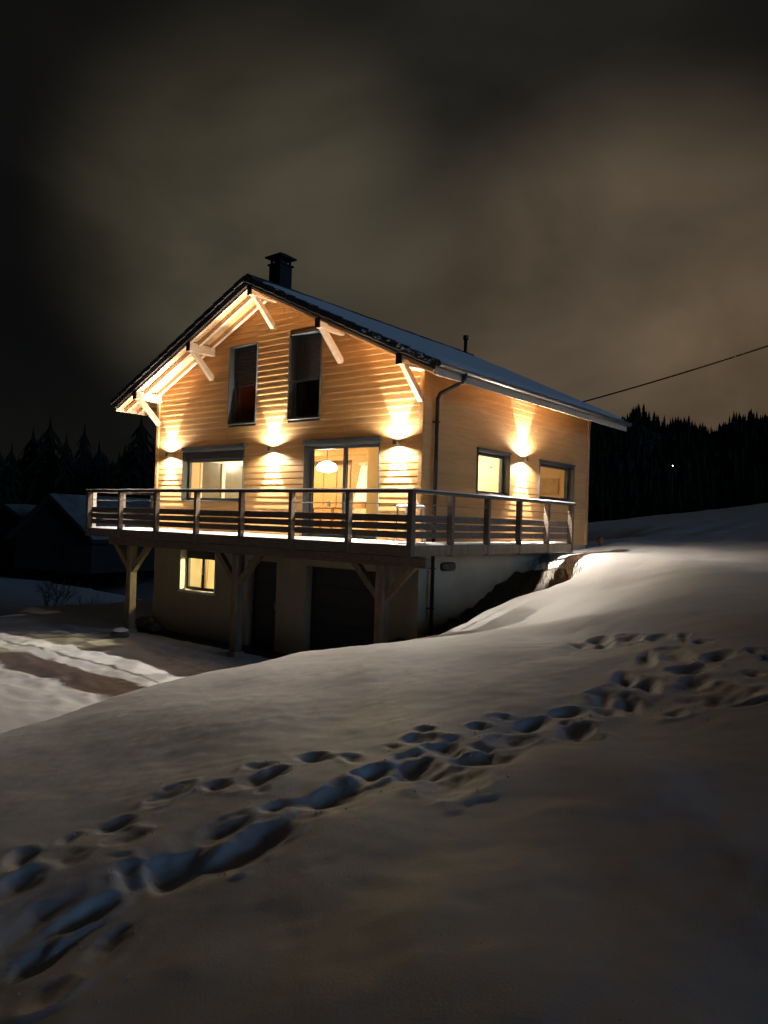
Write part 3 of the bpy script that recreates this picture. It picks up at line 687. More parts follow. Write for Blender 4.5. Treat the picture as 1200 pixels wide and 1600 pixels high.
for k in range(5):
    t = (nt_-1.0-k*1.0)/nt_+.03; L_ = t*Ls; xx = -WX/2+L_/math.hypot(1, SL); zz = zc-SL*abs(xx+WX/2)+roof_t*1.10+.02; m_ = MB()
    for q in range(7-k):
        a, c = rs_.uniform(-.15, .15), rs_.uniform(-.05, .022); r_ = rs_.uniform(.012, .035)
        m_.box(a-r_*1.3, a+r_*1.3, -.147, -.133, c-r_*.6-a*SL*.95, c+r_*.5-a*SL*.95, .004)
    o = m_.build('snow_flecks', 'snow', roof); o['kind'] = 'stuff'; o.location = (xx, yf-.03, zz)
# tiled surface on the hidden left slope and beneath the snow
b = MB()
for s_ in (-1, 1):
    xe = -WX/2+s_*(WX/2+ex+.06)
    b.add([(-WX/2, yf+.1, zc+roof_t*1.1+.03), (xe, yf+.1, zroof(xe)+roof_t*1.1+.03), (xe, yb-.1, zroof(xe)+roof_t*1.1+.03), (-WX/2, yb-.1, zc+roof_t*1.1+.03),
           (-WX/2, yf+.1, zc+roof_t*1.1+.004), (xe, yf+.1, zroof(xe)+roof_t*1.1+.004), (xe, yb-.1, zroof(xe)+roof_t*1.1+.004), (-WX/2, yb-.1, zc+roof_t*1.1+.004)],
          [(0,1,2,3),(7,6,5,4),(0,4,5,1),(1,5,6,2),(2,6,7,3)])
b.build('tiled_surface', 'tile', roof)
# ridge caps
rc = MB(); rc.prism([(-.16, -.065), (-.10, .03), (0, .07), (.10, .03), (.16, -.065)], 0, .40); rcm = rc.mesh('ridge_tile'); rcm.materials.append(M_['tile'])
for k in range(24):
    o = link('ridge_tile', rcm, None, roof); o.location = (-WX/2, yf-.06+k*.398, zc+roof_t*1.1+.04+(.006 if k % 2 else 0))
# snow on the right and left slopes
for s_ in (-1, 1):
    b = MB(); nu, nv = 30, 60
    for j in range(nv+1):
        y = yf+.20+(yb-.04-yf-.20)*j/nv
        for i in range(nu+1):
            t = i/nu; x = -WX/2+s_*(.03+t*(WX/2+ex+.02))
            edge = min(1, min(i, nu-i, j, nv-j)/2.0)
            nse = noise.noise(Vector((x*.9, y*.9, 3)))*.5+noise.noise(Vector((x*3, y*3, 7)))*.25
            th = (.075+.035*nse)*(edge**.5)
            dx = .05*noise.noise(Vector((y*2.5, 0, s_)))*(i == nu)*1.0
            dy = .06*noise.noise(Vector((x*2.5, 5, s_)))*(j == 0)
            b.v.append((x+dx*s_, y+dy, zroof(x)+roof_t*1.1+.028+th))
    for j in range(nv):
        for i in range(nu): b.f.append((j*(nu+1)+i, j*(nu+1)+i+1, (j+1)*(nu+1)+i+1, (j+1)*(nu+1)+i))
    o = b.build('roof_snow', 'snow', roof, smooth=True)
# purlins and braces under the front overhang
for xp, zb in ((-4.42, 5.48), (-6.61, 4.46), (-8.81, 3.44), (-2.25, 4.44), (-.075, 3.45)):
    ztop = zroof(xp+(.08 if xp < -WX/2 else -.08))-.0 if xp != -4.42 else zc-.03
    pu = MB().box(xp-.07, xp+.07, yf+.015, .03, zb, min(zb+.21, ztop+.03), .006).build('purlin', 'beam', house)
    MB().box(xp-.072, xp+.072, yf+.001, yf+.0145, zb-.002, min(zb+.212, ztop+.03)).build('end_cap', 'barge', pu)
    br = MB(); br.prism([(-.69, zb), (-.53, zb), (.0, zb-.50), (.0, zb-.60), (-.05, zb-.62)], xp-.055, xp+.055, 'x'); br.build('brace', 'beam', house)
# gutter (half round) with downpipe
xg = -WX/2+WX/2+ex+.085; zg = zroof(ex)+.115
def gutter(xg, y0, y1):
    b = MB(); n = 10
    for y in (y0, y1):
        for rr_, in ((.075,), (.069,)):
            for k in range(n+1):
                a = math.pi*k/n; b.v.append((xg+math.cos(a)*rr_, y, zg-math.sin(a)*rr_))
    w_ = n+1
    for k in range(n): b.f += [(k, k+1, 2*w_+k+1, 2*w_+k), (w_+k, 3*w_+k, 3*w_+k+1, w_+k+1)]
    b.f += [(0, 2*w_, 3*w_, w_), (n, w_+n, 3*w_+n, 2*w_+n)]
    b.f += [tuple(range(w_, 2*w_)), tuple(range(4*w_-1, 3*w_-1, -1))]
    b.tube([(xg+.075, y0, zg), (xg+.075, y1, zg)], .009, 6)
    return b.build('gutter', 'zinc', house, smooth=False)
g = gutter(xg, yf+.02, yb+.08)
gutter(-WX-ex-.085, yf+.02, yb+.05)
for k in range(12):
    y = yf+.3+k*.76; MB().box(xg-.078, xg+.08, y, y+.022, zg+.002, zg+.012).build('gutter_bracket', 'zinc', g)
MB().box(xg-.11, xg-.085, yf, yb+.04, zg-.03, zg+.055).build('eave_board', 'zinc', house)['label'] = 'zinc drip edge behind the gutter'
dp = MB().tube([(xg, .13, zg-.06), (xg, .13, zg-.15), (xg-.06, .155, zg-.21), (.16, .31, 3.03), (.085, .335, 2.93), (.085, .335, 2.8), (.085, .335, -2.4)], .04, 10).build('downpipe', 'pipe', house, smooth=True)
MB().tube([(xg, .13, zg-.02), (xg, .13, zg-.10)], [.062, .05], 10).build('outlet', 'pipe', dp)
for zz in (2.45, 1.0, -.5, -1.3): MB().box(.0, .135, .285, .385, zz, zz+.03, .004).build('pipe_clip', 'pipe', dp)
# chimney
ch = MB().box(-5.02, -4.64, .34, .74, 5.5, 6.56).build('chimney', 'frame_dark', house)
ch['label'] = 'black metal chimney behind the ridge'
MB().box(-5.06, -4.60, .30, .78, 6.56, 6.60, .01).build('collar', 'frame_dark', ch)
b = MB()
for x in (-5.0, -4.70):
    for y in (.36, .68): b.box(x, x+.045, y, y+.045, 6.60, 6.74)
b.box(-4.93, -4.73, .44, .64, 6.60, 6.70)
b.build('cap_post', 'frame_dark', ch)
b = MB(); b.add([(-5.10, .26, 6.74), (-4.56, .26, 6.74), (-4.56, .82, 6.74), (-5.10, .82, 6.74), (-5.10, .26, 6.775), (-4.56, .26, 6.775), (-4.56, .82, 6.775), (-5.10, .82, 6.775), (-4.93, .44, 6.88), (-4.73, .44, 6.88), (-4.73, .64, 6.88), (-4.93, .64, 6.88)],
    [(3,2,1,0), (0,1,5,4), (1,2,6,5), (2,3,7,6), (3,0,4,7), (4,5,9,8), (5,6,10,9), (6,7,11,10), (7,4,8,11), (8,9,10,11)]); b.build('cap', 'frame_dark', ch)
vp = MB().tube([(-4.28, 8.1, 5.6), (-4.28, 8.1, 6.27)], .055, 12).build('vent_pipe', 'frame_dark', house, smooth=True)
MB().tube([(-4.28, 8.1, 6.27), (-4.28, 8.1, 6.40)], .085, 12).build('cap', 'frame_dark', vp)
# dark bulkhead fitting on the basement side wall and a small spotlight under the balcony
b = MB()
for k, (x, s_) in enumerate(((-.03, 1), (.03, 1), (.05, .8))):
    for i in range(16):
        a = 2*math.pi*i/16; b.v.append((x, 1.02+.26*s_*math.copysign(abs(math.cos(a))**.6, math.cos(a)), -.47+.095*s_*math.copysign(abs(math.sin(a))**.6, math.sin(a))))
for k in range(2): b.f += [(k*16+i, k*16+(i+1) % 16, (k+1)*16+(i+1) % 16, (k+1)*16+i) for i in range(16)]
b.f.append(tuple(range(32, 48)))
vt = b.build('wall_vent', 'frame_dark', house); vt['label'] = 'black oblong vent on the side of the basement'
for i in range(4): MB().box(.051, .058, .86+i*.09, .90+i*.09, -.53, -.41).build('louvre', 'door_dark', vt)

# ------------------------------------------------------------------ balcony
D0, SX, EX = 1.15, .62, 1.49
xl, yq = -WX-EX, 5.757
bal = empty('balcony', (-4, -1, 0), 'dark timber balcony wrapping the chalet, its floor covered with snow', 'balcony')
def bb(mb, name, m='dark_wood', par=None, smooth=False): return mb.build(name, m, par or bal, smooth)
bb(MB().box(xl+.06, SX-.05, -D0+.06, .015, -.12, -.002), 'floor'); bb(MB().box(-.028, SX-.05, .0155, yq-.02, -.12, -.002), 'floor'); bb(MB().box(xl+.06, -WX+.028, .0155, 4.6, -.12, -.002), 'floor')
bb(MB().box(xl+.03, SX-.045, -D0+.075, -D0+.115-.06, -.20, .004, .004), 'fascia')
bb(MB().box(SX-.048, SX-.012, -D0+.06, yq, -.195, .004, .004), 'fascia', 'post_wood')
bb(MB().box(xl+.02, xl+.056, -D0+.06, 4.6, -.195, .004, .004), 'fascia')
bb(MB().box(-9.40, .88, -1.03, -.87, -.40, -.205, .012), 'beam')
for k in range(17):
    x = -10.1+k*.66
    if x > -.1: continue
    bb(MB().box(x, x+.07, -1.05, .0, -.20, -.122), 'joist')
for k in range(9): bb(MB().box(.0, .57, .1+k*.66, .17+k*.66, -.20, -.122), 'joist')
for xp in (-8.42, -4.30, -.17):
    zb = gz(xp, -.95)-.15
    p_ = bb(MB().box(xp-.10, xp+.10, -1.05, -.85, zb, -.401, .012), 'support_post', 'post_wood')
    bb(MB().box(xp-.13, xp+.13, -1.08, -.82, zb, zb+.25), 'footing', 'stucco')
    for s_ in (-1, 1):
        if s_ and True:
            a = Vector((xp+s_*.10, -.95, -1.02)); e = Vector((xp+s_*.72, -.95, -.401))
            m_ = MB(); m_.prism([(xp+s_*.10, -1.08), (xp+s_*.10, -.90), (xp+s_*.60, -.4015), (xp+s_*.78, -.4015)], -1.0, -.88); bb(m_, 'brace', 'post_wood')
# railing: posts outside, boards inside
ZB = [(.13, .255), (.285, .412), (.435, .57)]
def rail_run(p0, p1, n, outv, wood='dark_wood', skip0=False):
    p0, p1 = Vector(p0), Vector(p1); d = (p1-p0)/n; dn = d.normalized(); o_ = Vector(outv)
    Rm = Matrix(((dn.x, -o_.x, 0), (dn.y, -o_.y, 0), (0, 0, 1)))
    def lb(mb, a0, a1, c0, c1, z0, z1, bev=.006):     # a along, c inwards
        t = MB(); t.box(a0, a1, c0, c1, z0, z1, bev)
        mb.add([Vector((p0.x, p0.y, 0))+Rm @ Vector(v) for v in t.v], t.f)
    L_ = d.length
    for i in range(n+1):
        if i == 0 and skip0: continue
        a = i*L_; m_ = MB(); w_ = .045 if i not in (0, n) else .055
        lb(m_, a-w_+(w_ if i == 0 else 0)-(w_ if i == n else 0), a+w_+(w_ if i == 0 else 0)-(w_ if i == n else 0), 0, .125, -.21, .968)
        bb(m_, 'railing_post', wood)
    for i in range(n):
        for z0, z1 in ZB:
            m_ = MB(); dz = random.uniform(-.005, .005); lb(m_, i*L_+.004, (i+1)*L_-.004, .127, .155, z0+dz, z1+dz, .004)
            o = bb(m_, 'railing_board', wood)
        m_ = MB(); t0, t1 = p0+d*i, p0+d*(i+1); inn = -o_*.07
        m_.tube([(t0.x+inn.x, t0.y+inn.y, .768), (t1.x+inn.x, t1.y+inn.y, .768)], .009, 6); bb(m_, 'cable_rail', 'zinc')
rail_run((xl, -D0), (SX, -D0), 7, (0, -1))
rail_run((SX, -D0), (SX, yq), 5, (1, 0), skip0=True)
rail_run((xl, 4.75), (xl, -D0+.13), 6, (-1, 0), 'lit_wood')
def hand(pts, w, z0, z1, name, m, amp=0):
    b = MB(); prev = None
    for i, (x, y) in enumerate(pts):
        P_ = Vector((x, y, 0)); dirs = []
        if i > 0: dirs.append((P_-Vector((*pts[i-1], 0))).normalized())
        if i < len(pts)-1: dirs.append((Vector((*pts[i+1], 0))-P_).normalized())
        t = sum(dirs, Vector()).normalized(); nn = Vector((t.y, -t.x, 0))/max(.5, t.dot(dirs[0]))
        am = amp*noise.noise(Vector((x*4, y*4, 1)))
        prof = [(-w/2, z0), (w/2, z0), (w/2, z1-.02), (w/2-.025, z1), (-w/2+.025, z1), (-w/2, z1-.02)]
        for q, (a, z) in enumerate(prof): b.v.append(P_+nn*a+Vector((0, 0, z+(am if q in (2, 3, 4, 5) else 0))))
    k = 6
    for i in range(len(pts)-1):
        for j in range(k): b.f.append((i*k+j, i*k+(j+1) % k, (i+1)*k+(j+1) % k, (i+1)*k+j))
    b.f.append(tuple(range(k))); b.f.append(tuple((len(pts)-1)*k+j for j in range(k-1, -1, -1)))
    return bb(b, name, m)
hp = [(xl+.065, 4.8), (xl+.065, -D0+.065), (SX-.065, -D0+.065), (SX-.065, yq+.04)]
hand(hp, .17, .969, 1.03, 'handrail', 'dark_wood')
def dens(ps, st=.12):
    out = []
    for a, b_ in zip(ps[:-1], ps[1:]):
        n = int(math.dist(a, b_)/st); out += [(a[0]+(b_[0]-a[0])*i/n, a[1]+(b_[1]-a[1])*i/n) for i in range(n)]
    return out+[ps[-1]]
hand(dens(hp), .150, 1.031, 1.055, 'handrail_snow', 'snow', .008)
# snow lying on the balcony floor
def deck_snow(x0, x1, y0, y1):
    b = MB(); nx_, ny_ = max(2, int((x1-x0)/.1)), max(2, int((y1-y0)/.1))
    for j in range(ny_+1):
        for i in range(nx_+1):
            x = x0+(x1-x0)*i/nx_; y = y0+(y1-y0)*j/ny_; e = 0 if i in (0, nx_) or j in (0, ny_) else 1
            b.v.append((x, y, .001+e*(.045+.02*noise.noise(Vector((x*2, y*2, 0)))+.012*noise.noise(Vector((x*7, y*7, 0))))))
    for j in range(ny_):
        for i in range(nx_): b.f.append((j*(nx_+1)+i, j*(nx_+1)+i+1, (j+1)*(nx_+1)+i+1, (j+1)*(nx_+1)+i))
    bb(b, 'floor_snow', 'snow', smooth=True)
deck_snow(xl+.07, SX-.06, -D0+.08, -.06); deck_snow(.03, SX-.06, -.08, yq-.03); deck_snow(xl+.07, -WX-.03, -.08, 4.5)
# lip of snow along the top of the lowest fascia at the far end
# small unlit spotlights under the beam
for x, y, z, lab in ((-3.62, -.75, -.30, 'small dark spotlight under the balcony above the garage'), (-.10, -.55, -.33, 'small dark spotlight under the balcony near the corner post')):
    s_ = empty('spotlight', (x, y, z), lab, 'spotlight', 'unlit spotlights under the balcony')
    MB().box(x-.04, x+.04, y-.03, y+.03, z+.05, z+.178, .006).build('bracket', 'frame_dark', s_)
    MB().tube([(x, y+.02, z+.05), (x, y-.05, z-.06)], [.05, .065], 12).build('head', 'frame_dark', s_)

# ------------------------------------------------------------------ wall lamps (up and down light)
def wide(o, n, s_, wall):
    # the lamp's own spread: strongest out and away from the wall, nothing level with the lamp
    d = o.data; d.use_nodes = True; t = d.node_tree; e = t.nodes['Emission']; L = t.links.new
    tc_ = t.nodes.new('ShaderNodeTexCoord')
    def dotr(v, lo, hi):
        q = t.nodes.new('ShaderNodeVectorMath'); q.operation = 'DOT_PRODUCT'; L(tc_.outputs['Normal'], q.inputs[0]); q.inputs[1].default_value = v
        m = t.nodes.new('ShaderNodeMapRange'); m.interpolation_type = 'SMOOTHSTEP'; L(q.outputs['Value'], m.inputs[0]); m.inputs[1].default_value = lo; m.inputs[2].default_value = hi; return m
    a = dotr(tuple(n*SGN), .0, .30); a.inputs[3].default_value = wall; a.inputs[4].default_value = 1
    b = dotr((0, 0, s_*SGN), .16, .50)
    m = t.nodes.new('ShaderNodeMath'); m.operation = 'MULTIPLY'; L(a.outputs[0], m.inputs[0]); L(b.outputs[0], m.inputs[1]); L(m.outputs[0], e.inputs['Strength'])
SGN = 1
def sconce(x, y, z, side, label, k=1.0):
    n = Vector((0, -1, 0)) if side == 'f' else Vector((1, 0, 0)); base = Vector((x, y, z))
    o = empty('wall_lamp', base, label, 'wall lamp', 'up and down wall lamps on the chalet')
    t = Vector((1, 0, 0)) if side == 'f' else Vector((0, 1, 0))
    def bx(mb, a0, a1, d0, d1, z0, z1, bev=.0):
        c = [base+t*a+n*d for a in (a0, a1) for d in (d0, d1)]
        xs = [v.x for v in c]; ys = [v.y for v in c]; mb.box(min(xs), max(xs), min(ys), max(ys), z+z0, z+z1, bev); return mb
    # hollow square body, open above and below
    b = MB(); bx(b, -.04, .04, .118, .124, -.05, .05); bx(b, -.046, -.0405, .022, .124, -.05, .05); bx(b, .0405, .046, .022, .124, -.05, .05); bx(b, -.04, .04, .022, .030, -.05, .05); bx(b, -.04, .04, .031, .117, -.012, .012)
    b.build('housing', 'frame', o)
    bx(MB(), -.035, .035, .0, .021, -.03, .03).build('wall_plate', 'frame', o)
    for s_ in (-1, 1):
        bx(MB(), -.025, .025, .045, .10, .013 if s_ > 0 else -.018, .018 if s_ > 0 else -.013).build('led_panel', 'led', o)
        P_ = base+n*.112+Vector((0, 0, s_*.052))
        wide(lamp('bulb', 'POINT', P_, (380 if s_ > 0 else 520)*k, WARM, .012, o), n, s_, .50 if s_ > 0 else .34)
        lamp('bulb', 'SPOT', base+n*.055+Vector((0, 0, s_*.052)), 1000*k, WARM, .008, o, (0, 0, s_), R(56), .28)
    return o
sconce(-8.22, -.03, 2.02, 'f', 'lit wall lamp left of the wide living room window, by the corner of the gable')
sconce(-4.29, -.03, 2.03, 'f', 'lit wall lamp between the wide window and the glazed sliding door')
sconce(-.61, -.03, 2.04, 'f', 'lit wall lamp right of the sliding door, next to the corner of the house')
sconce(.01, 4.10, 2.02, 's', 'lit wall lamp on the eaves side between two square windows', 1.5)

# ------------------------------------------------------------------ inside the rooms
pl = empty('pendant_lamp', (-4.3, 1.85, 1.75), 'bright pendant lamp hanging behind the left leaf of the sliding door', 'lamp')
b = MB(); n = 16
for i, (rr_, zz) in enumerate(((.05, .16), (.20, .10), (.27, 0), (.25, -.08), (.10, -.12))):
    for k in range(n): a = 2*math.pi*k/n; b.v.append((-4.3+rr_*math.cos(a), 1.85+rr_*math.sin(a), 1.75+zz))
for i in range(4): b.f += [(i*n+k, i*n+(k+1) % n, (i+1)*n+(k+1) % n, (i+1)*n+k) for k in range(n)]
b.build('lamp_shade', 'shade', pl, smooth=True)
MB().tube([(-4.3, 1.85, 1.91), (-4.3, 1.85, 2.41)], .008, 6).build('cord', 'cable', pl)
lamp('bulb', 'POINT', (-4.3, 1.85, 1.52), 330, (1, .80, .50), .12, pl)
cl = empty('ceiling_lamp', (-7.4, 3.4, 2.25), 'round ceiling lamp of the living room', 'lamp')
MB().tube([(-7.4, 3.4, 2.19), (-7.4, 3.4, 2.26)], [.14, .16], 16).build('lamp_shade', 'shade', cl); lamp('bulb', 'POINT', (-7.4, 3.4, 2.05), 250, (1, .83, .56), .12, cl)
cl = empty('ceiling_lamp', (-1.6, 3.0, 2.3), 'round ceiling lamp of the bright side room', 'lamp')
MB().tube([(-1.6, 3.0, 2.33), (-1.6, 3.0, 2.415)], [.14, .16], 16).build('lamp_shade', 'shade', cl); lamp('bulb', 'POINT', (-1.3, 3.0, 2.0), 170, (1, .87, .60), .08, cl)
cl = empty('ceiling_lamp', (-2.2, 6.8, 2.3), 'dim round ceiling lamp of the rear side room', 'lamp')
MB().tube([(-2.2, 5.3, 2.33), (-2.2, 5.3, 2.415)], [.12, .14], 16).build('lamp_shade', 'white', cl); lamp('bulb', 'POINT', (-2.0, 5.4, 2.1), 60, (1, .70, .40), .08, cl)
cl = empty('ceiling_lamp', (-5.95, 1.6, -.4), 'round ceiling lamp inside the basement room', 'lamp')
MB().tube([(-5.95, 1.6, -.34), (-5.95, 1.6, -.26)], [.14, .16], 16).build('lamp_shade', 'shade', cl); lamp('bulb', 'POINT', (-5.95, 1.6, -.5), 560, (1, .86, .46), .1, cl)
cl = empty('ceiling_lamp', (-6.5, 2.2, 4.0), 'faint lamp of the upper left room', 'lamp')
MB().tube([(-7.0, 2.4, 3.5), (-7.0, 2.4, 3.6)], [.1, .12], 12).build('lamp_shade', 'white', cl); lamp('bulb', 'POINT', (-6.6, 2.2, 3.3), 3, (1, .35, .12), .06, cl)
# fireplace seen through the right leaf
fp = empty('fireplace', (-4.5, 4.0, 0), 'pale stone fireplace with tapering hood behind the right leaf of the sliding door', 'fireplace')
MB().box(-5.05, -3.95, 3.7, 4.3, .003, .75, .02).build('hearth', 'stone_in', fp)
b = MB(); b.add([(-5.0, 3.72, .95), (-4.0, 3.72, .95), (-4.0, 4.3, .95), (-5.0, 4.3, .95), (-4.86, 3.85, 1.95), (-4.14, 3.85, 1.95), (-4.14, 4.3, 1.95), (-4.86, 4.3, 1.95)], [(3,2,1,0), (4,5,6,7), (0,1,5,4), (1,2,6,5), (2,3,7,6), (3,0,4,7)]); b.build('hood', 'white', fp)
MB().box(-4.92, -4.08, 3.80, 4.3, 1.951, 2.05, .02).build('mantel', 'stone_in', fp)
MB().box(-4.75, -4.25, 3.95, 4.3, .751, .949).build('firebox', 'frame_dark', fp)
lining(-5.6, -3.065, 4.31, 4.39, .002, 2.418, m='pine_in')
# dining table and chairs behind the left leaf
tb = empty('dining_table', (-4.4, 1.9, 0), 'wooden dining table beneath the pendant lamp', 'table')
MB().box(-5.2, -3.7, 1.45, 2.3, .70, .74, .01).build('table_top', 'floor_in', tb)
for x in (-5.1, -3.85):
    for y in (1.55, 2.15): MB().box(x, x+.06, y, y+.06, .003, .699).build('leg', 'floor_in', tb)
for i, (x, lab) in enumerate(((-4.95, 'dining chair nearer the wide window'), (-4.15, 'dining chair nearer the sliding door'))):
    c = empty('dining_chair', (x, 1.1, 0), 'white '+lab, 'chair', 'chairs at the dining table')
    MB().box(x-.2, x+.2, .95, 1.36, .43, .46, .01).build('seat', 'plastic', c); MB().box(x-.19, x+.19, .93, .955, .55, .90, .01).build('backrest', 'plastic', c)
    for a in (-.18, .15):
        MB().box(x+a, x+a+.03, .925, .955, .003, .55).build('leg', 'frame_dark', c); MB().box(x+a, x+a+.03, 1.32, 1.35, .003, .43).build('leg', 'frame_dark', c)
# kitchen counter under the wide window
kc = empty('sideboard', (-8.2, 2.5, 0), 'low pale sideboard under the inner window of the living room', 'sideboard')
MB().box(-8.58, -8.15, 1.3, 4.2, .003, .78).build('cabinet', 'white', kc)
for k in range(4): MB().box(-8.149, -8.135, 1.33+k*.72, 1.99+k*.72, .05, .74, .004).build('door', 'plastic', kc)
for i, (y, h_) in enumerate(((1.8, .16), (2.6, .22))):
    MB().tube([(-8.35, y, .782), (-8.35, y, .84), (-8.35, y, .781+h_)], [.05, .07, .03], 12).build('vase', 'stone_in' if i else 'white', None)
for i, o in enumerate([o for o in S.objects if o.name.startswith('vase')]): tag(o, ('small white vase on the sideboard', 'taller stone vase on the sideboard')[i], 'vase')
wd = empty('wardrobe', (-7.0, 5.3, 0), 'tall wooden wardrobe at the back of the lit living room', 'wardrobe')
MB().box(-7.9, -6.2, 5.0, 5.55, .003, 2.1, .01).build('cabinet', 'floor_in', wd)
for k in range(3): MB().box(-7.86+k*.55, -7.34+k*.55, 4.975, 4.999, .06, 2.04, .006).build('door', 'pine_in', wd)
for i, (x, h_) in enumerate(((-4.9, .30), (-4.15, .18))): tag(MB().tube([(x, 1.8, .741), (x, 1.8, .741+h_*.6), (x, 1.8, .741+h_)], [.045, .045, .018], 12).build('bottle', 'milk_glass' if i else 'floor_in', None), ('tall brown bottle on the dining table', 'short grey bottle on the dining table')[i], 'bottle')
o = MB().box(-2.6, -1.75, 4.125, 4.155, 1.15, 1.75, .006).build('mirror', 'milk_glass', None); tag(o, 'wall mirror inside the bright nearer square window room', 'mirror')
# clutter in the basement room
ba = MB(); 
for k in range(9):
    pass
cu = MB(); n = 24
for i in range(n+1):
    x = -7.52+.22*i/n; yy = .62+.035*math.sin(i*1.4); t = i/n
    cu.v += [(x+.0, yy, -.42), (x-.05, yy, -1.0), (x-.12, yy+.03, -1.75)]
for i in range(n): cu.f += [(i*3, i*3+1, i*3+4, i*3+3), (i*3+1, i*3+2, i*3+5, i*3+4)]
o = cu.build('curtain', 'tan', None, smooth=True); tag(o, 'tan curtain gathered inside the basement window', 'curtain')
# picture and cupboard in the rear side room, knob door in the bright room
o = MB().box(-1.35, -.75, LY-.32, LY-.285, 1.35, 1.8, .01).build('picture', 'stone_in', None); tag(o, 'dim framed picture inside the far square window', 'picture')
o = MB().box(-.95, -.34, 4.12, 4.155, .003, 2.0, .005).build('inner_door', 'plaster', None); tag(o, 'pale inner door seen through the nearer square window', 'door')
MB().tube([(-.86, 4.118, 1.85), (-.86, 4.08, 1.85)], .02, 10).build('coat_hook', 'frame_dark', o)

# ------------------------------------------------------------------ small things outside
st = empty('garden_stool', (.12, -.52, 0), 'small white garden stool standing on the snowy balcony by the corner of the house', 'stool')
b = MB()
b.box(-.12, .36, -.70, -.34, .70, .735, .012); b.build('seat', 'plastic', st)
for x, y in ((-.08, -.66), (.32, -.66), (-.08, -.38), (.32, -.38)):
    MB().beam((x, y, .70), (x+(-.04 if x < .1 else .04), y+(-.03 if y < -.5 else .03), .03), .03, .03, (0, 1, 0)).build('leg', 'plastic', st)
b = MB()
for j in range(9):
    for i in range(11):
        e = min(1, min(i, 10-i, j, 8-j)/2); b.v.append((-.11+.46*i/10, -.69+.34*j/8, .736+.055*e**.6+.01*noise.noise(Vector((i, j, 0))*.6)))
for j in range(8):
    for i in range(10): b.f.append((j*11+i, j*11+i+1, (j+1)*11+i+1, (j+1)*11+i))
b.build('snow_cap', 'snow', st, smooth=True)

def rock(name, loc, r_, label, m='rock', sq=(1, .8, .5), snow=True):
    bm = bmesh.new(); bmesh.ops.create_icosphere(bm, subdivisions=3, radius=1)
    for v in bm.verts:
        v.co = v.co*(1+.22*noise.noise(v.co*1.6+Vector(loc))); v.co = Vector((v.co.x*sq[0], v.co.y*sq[1], v.co.z*sq[2]))*r_
    me = bpy.data.meshes.new(name); bm.to_mesh(me); bm.free()
    o = link(name, me, m, None, loc); tag(o, label, 'rock')
    if snow:
        bm = bmesh.new(); bmesh.ops.create_icosphere(bm, subdivisions=2, radius=1)
        for v in bm.verts: v.co = Vector((v.co.x*sq[0]*.95, v.co.y*sq[1]*.95, max(v.co.z, -.1)*.32+sq[2]*.78))*r_
        me = bpy.data.meshes.new('snow_cap'); bm.to_mesh(me); bm.free(); me.polygons.foreach_set('use_smooth', [True]*len(me.polygons)); c = bpy.data.objects.new('snow_cap', me); me.materials.append(M_['snow']); C.objects.link(c); c.parent = o
    return o
rk = rock('flat_stone', (-8.05, -1.45, gz(-8.05, -1.45)+.07), .25, 'flat snow-capped stone lying in the snow by the left support post', sq=(1, .8, .45))
rock('flat_stone', (-8.75, .0-.25, -2.5), .30, 'dark rubble stone at the foot of the basement corner', sq=(1, .8, .7), snow=False)
rock('flat_stone', (-8.35, -.3, -2.55), .22, 'smaller dark rubble stone beside the basement corner', sq=(1, .9, .6), snow=False)
# marker stake beyond the far corner
zg_ = gz(-.2, 9.4)
mk = empty('snow_stake', (-.2, 9.4, zg_), 'short orange-topped marker stake beyond the far corner of the chalet', 'stake')
MB().tube([(-.2, 9.4, zg_-.1), (-.2, 9.4, -.02)], .03, 8).build('stake', 'post_wood', mk); MB().tube([(-.2, 9.4, -.02), (-.2, 9.4, .13), (-.2, 9.4, .16)], [.09, .10, .03], 10).build('cap', 'orange', mk)
# overhead cable
A0 = Vector((-2.94, 11.0, 4.26)); E0 = Vector((8.18, 10.22, 6.60))
pts = [A0.lerp(E0, t/24)+Vector((0, 0, -.16*4*(t/24)*(1-t/24))) for t in range(25)]
o = MB().tube(pts, .022, 6).build('overhead_cable', 'cable', None, smooth=True); tag(o, 'black overhead cable running from behind the roof up to the right', 'cable')
# frosted shrub and twigs at the left, below the driveway
def shrub(loc, h_, nb, seed, label):
    rs = random.Random(seed); b = MB(); base = Vector(loc)
    def grow(p, d, L_, r_, lev):
        n = 3; pts = [p]; q = p.copy(); dd2 = d.copy()
        for i in range(n):
            dd2 = (dd2+Vector((rs.uniform(-.25, .25), rs.uniform(-.25, .25), rs.uniform(-.05, .15)))).normalized(); q = q+dd2*L_/n; pts.append(q.copy())
        b.tube(pts, [r_*(1-.22*i) for i in range(n+1)], 4, False)
        if lev < 4:
            for k in range(rs.choice((2, 3, 4))):
                j = rs.randint(1, n); grow(pts[j], (dd2+Vector((rs.uniform(-1, 1), rs.uniform(-1, 1), rs.uniform(-.3, .7)))*.8).normalized(), L_*.62, r_*.55, lev+1)
    for k in range(nb): grow(base+Vector((rs.uniform(-.3, .3), rs.uniform(-.3, .3), 0)), Vector((rs.uniform(-.6, .6), rs.uniform(-.6, .6), 1)).normalized(), h_*.45, .035, 0)
    o = empty('shrub', loc, label, 'shrub', 'frosted shrubs beyond the driveway'); b.build('branches', 'frost', o)
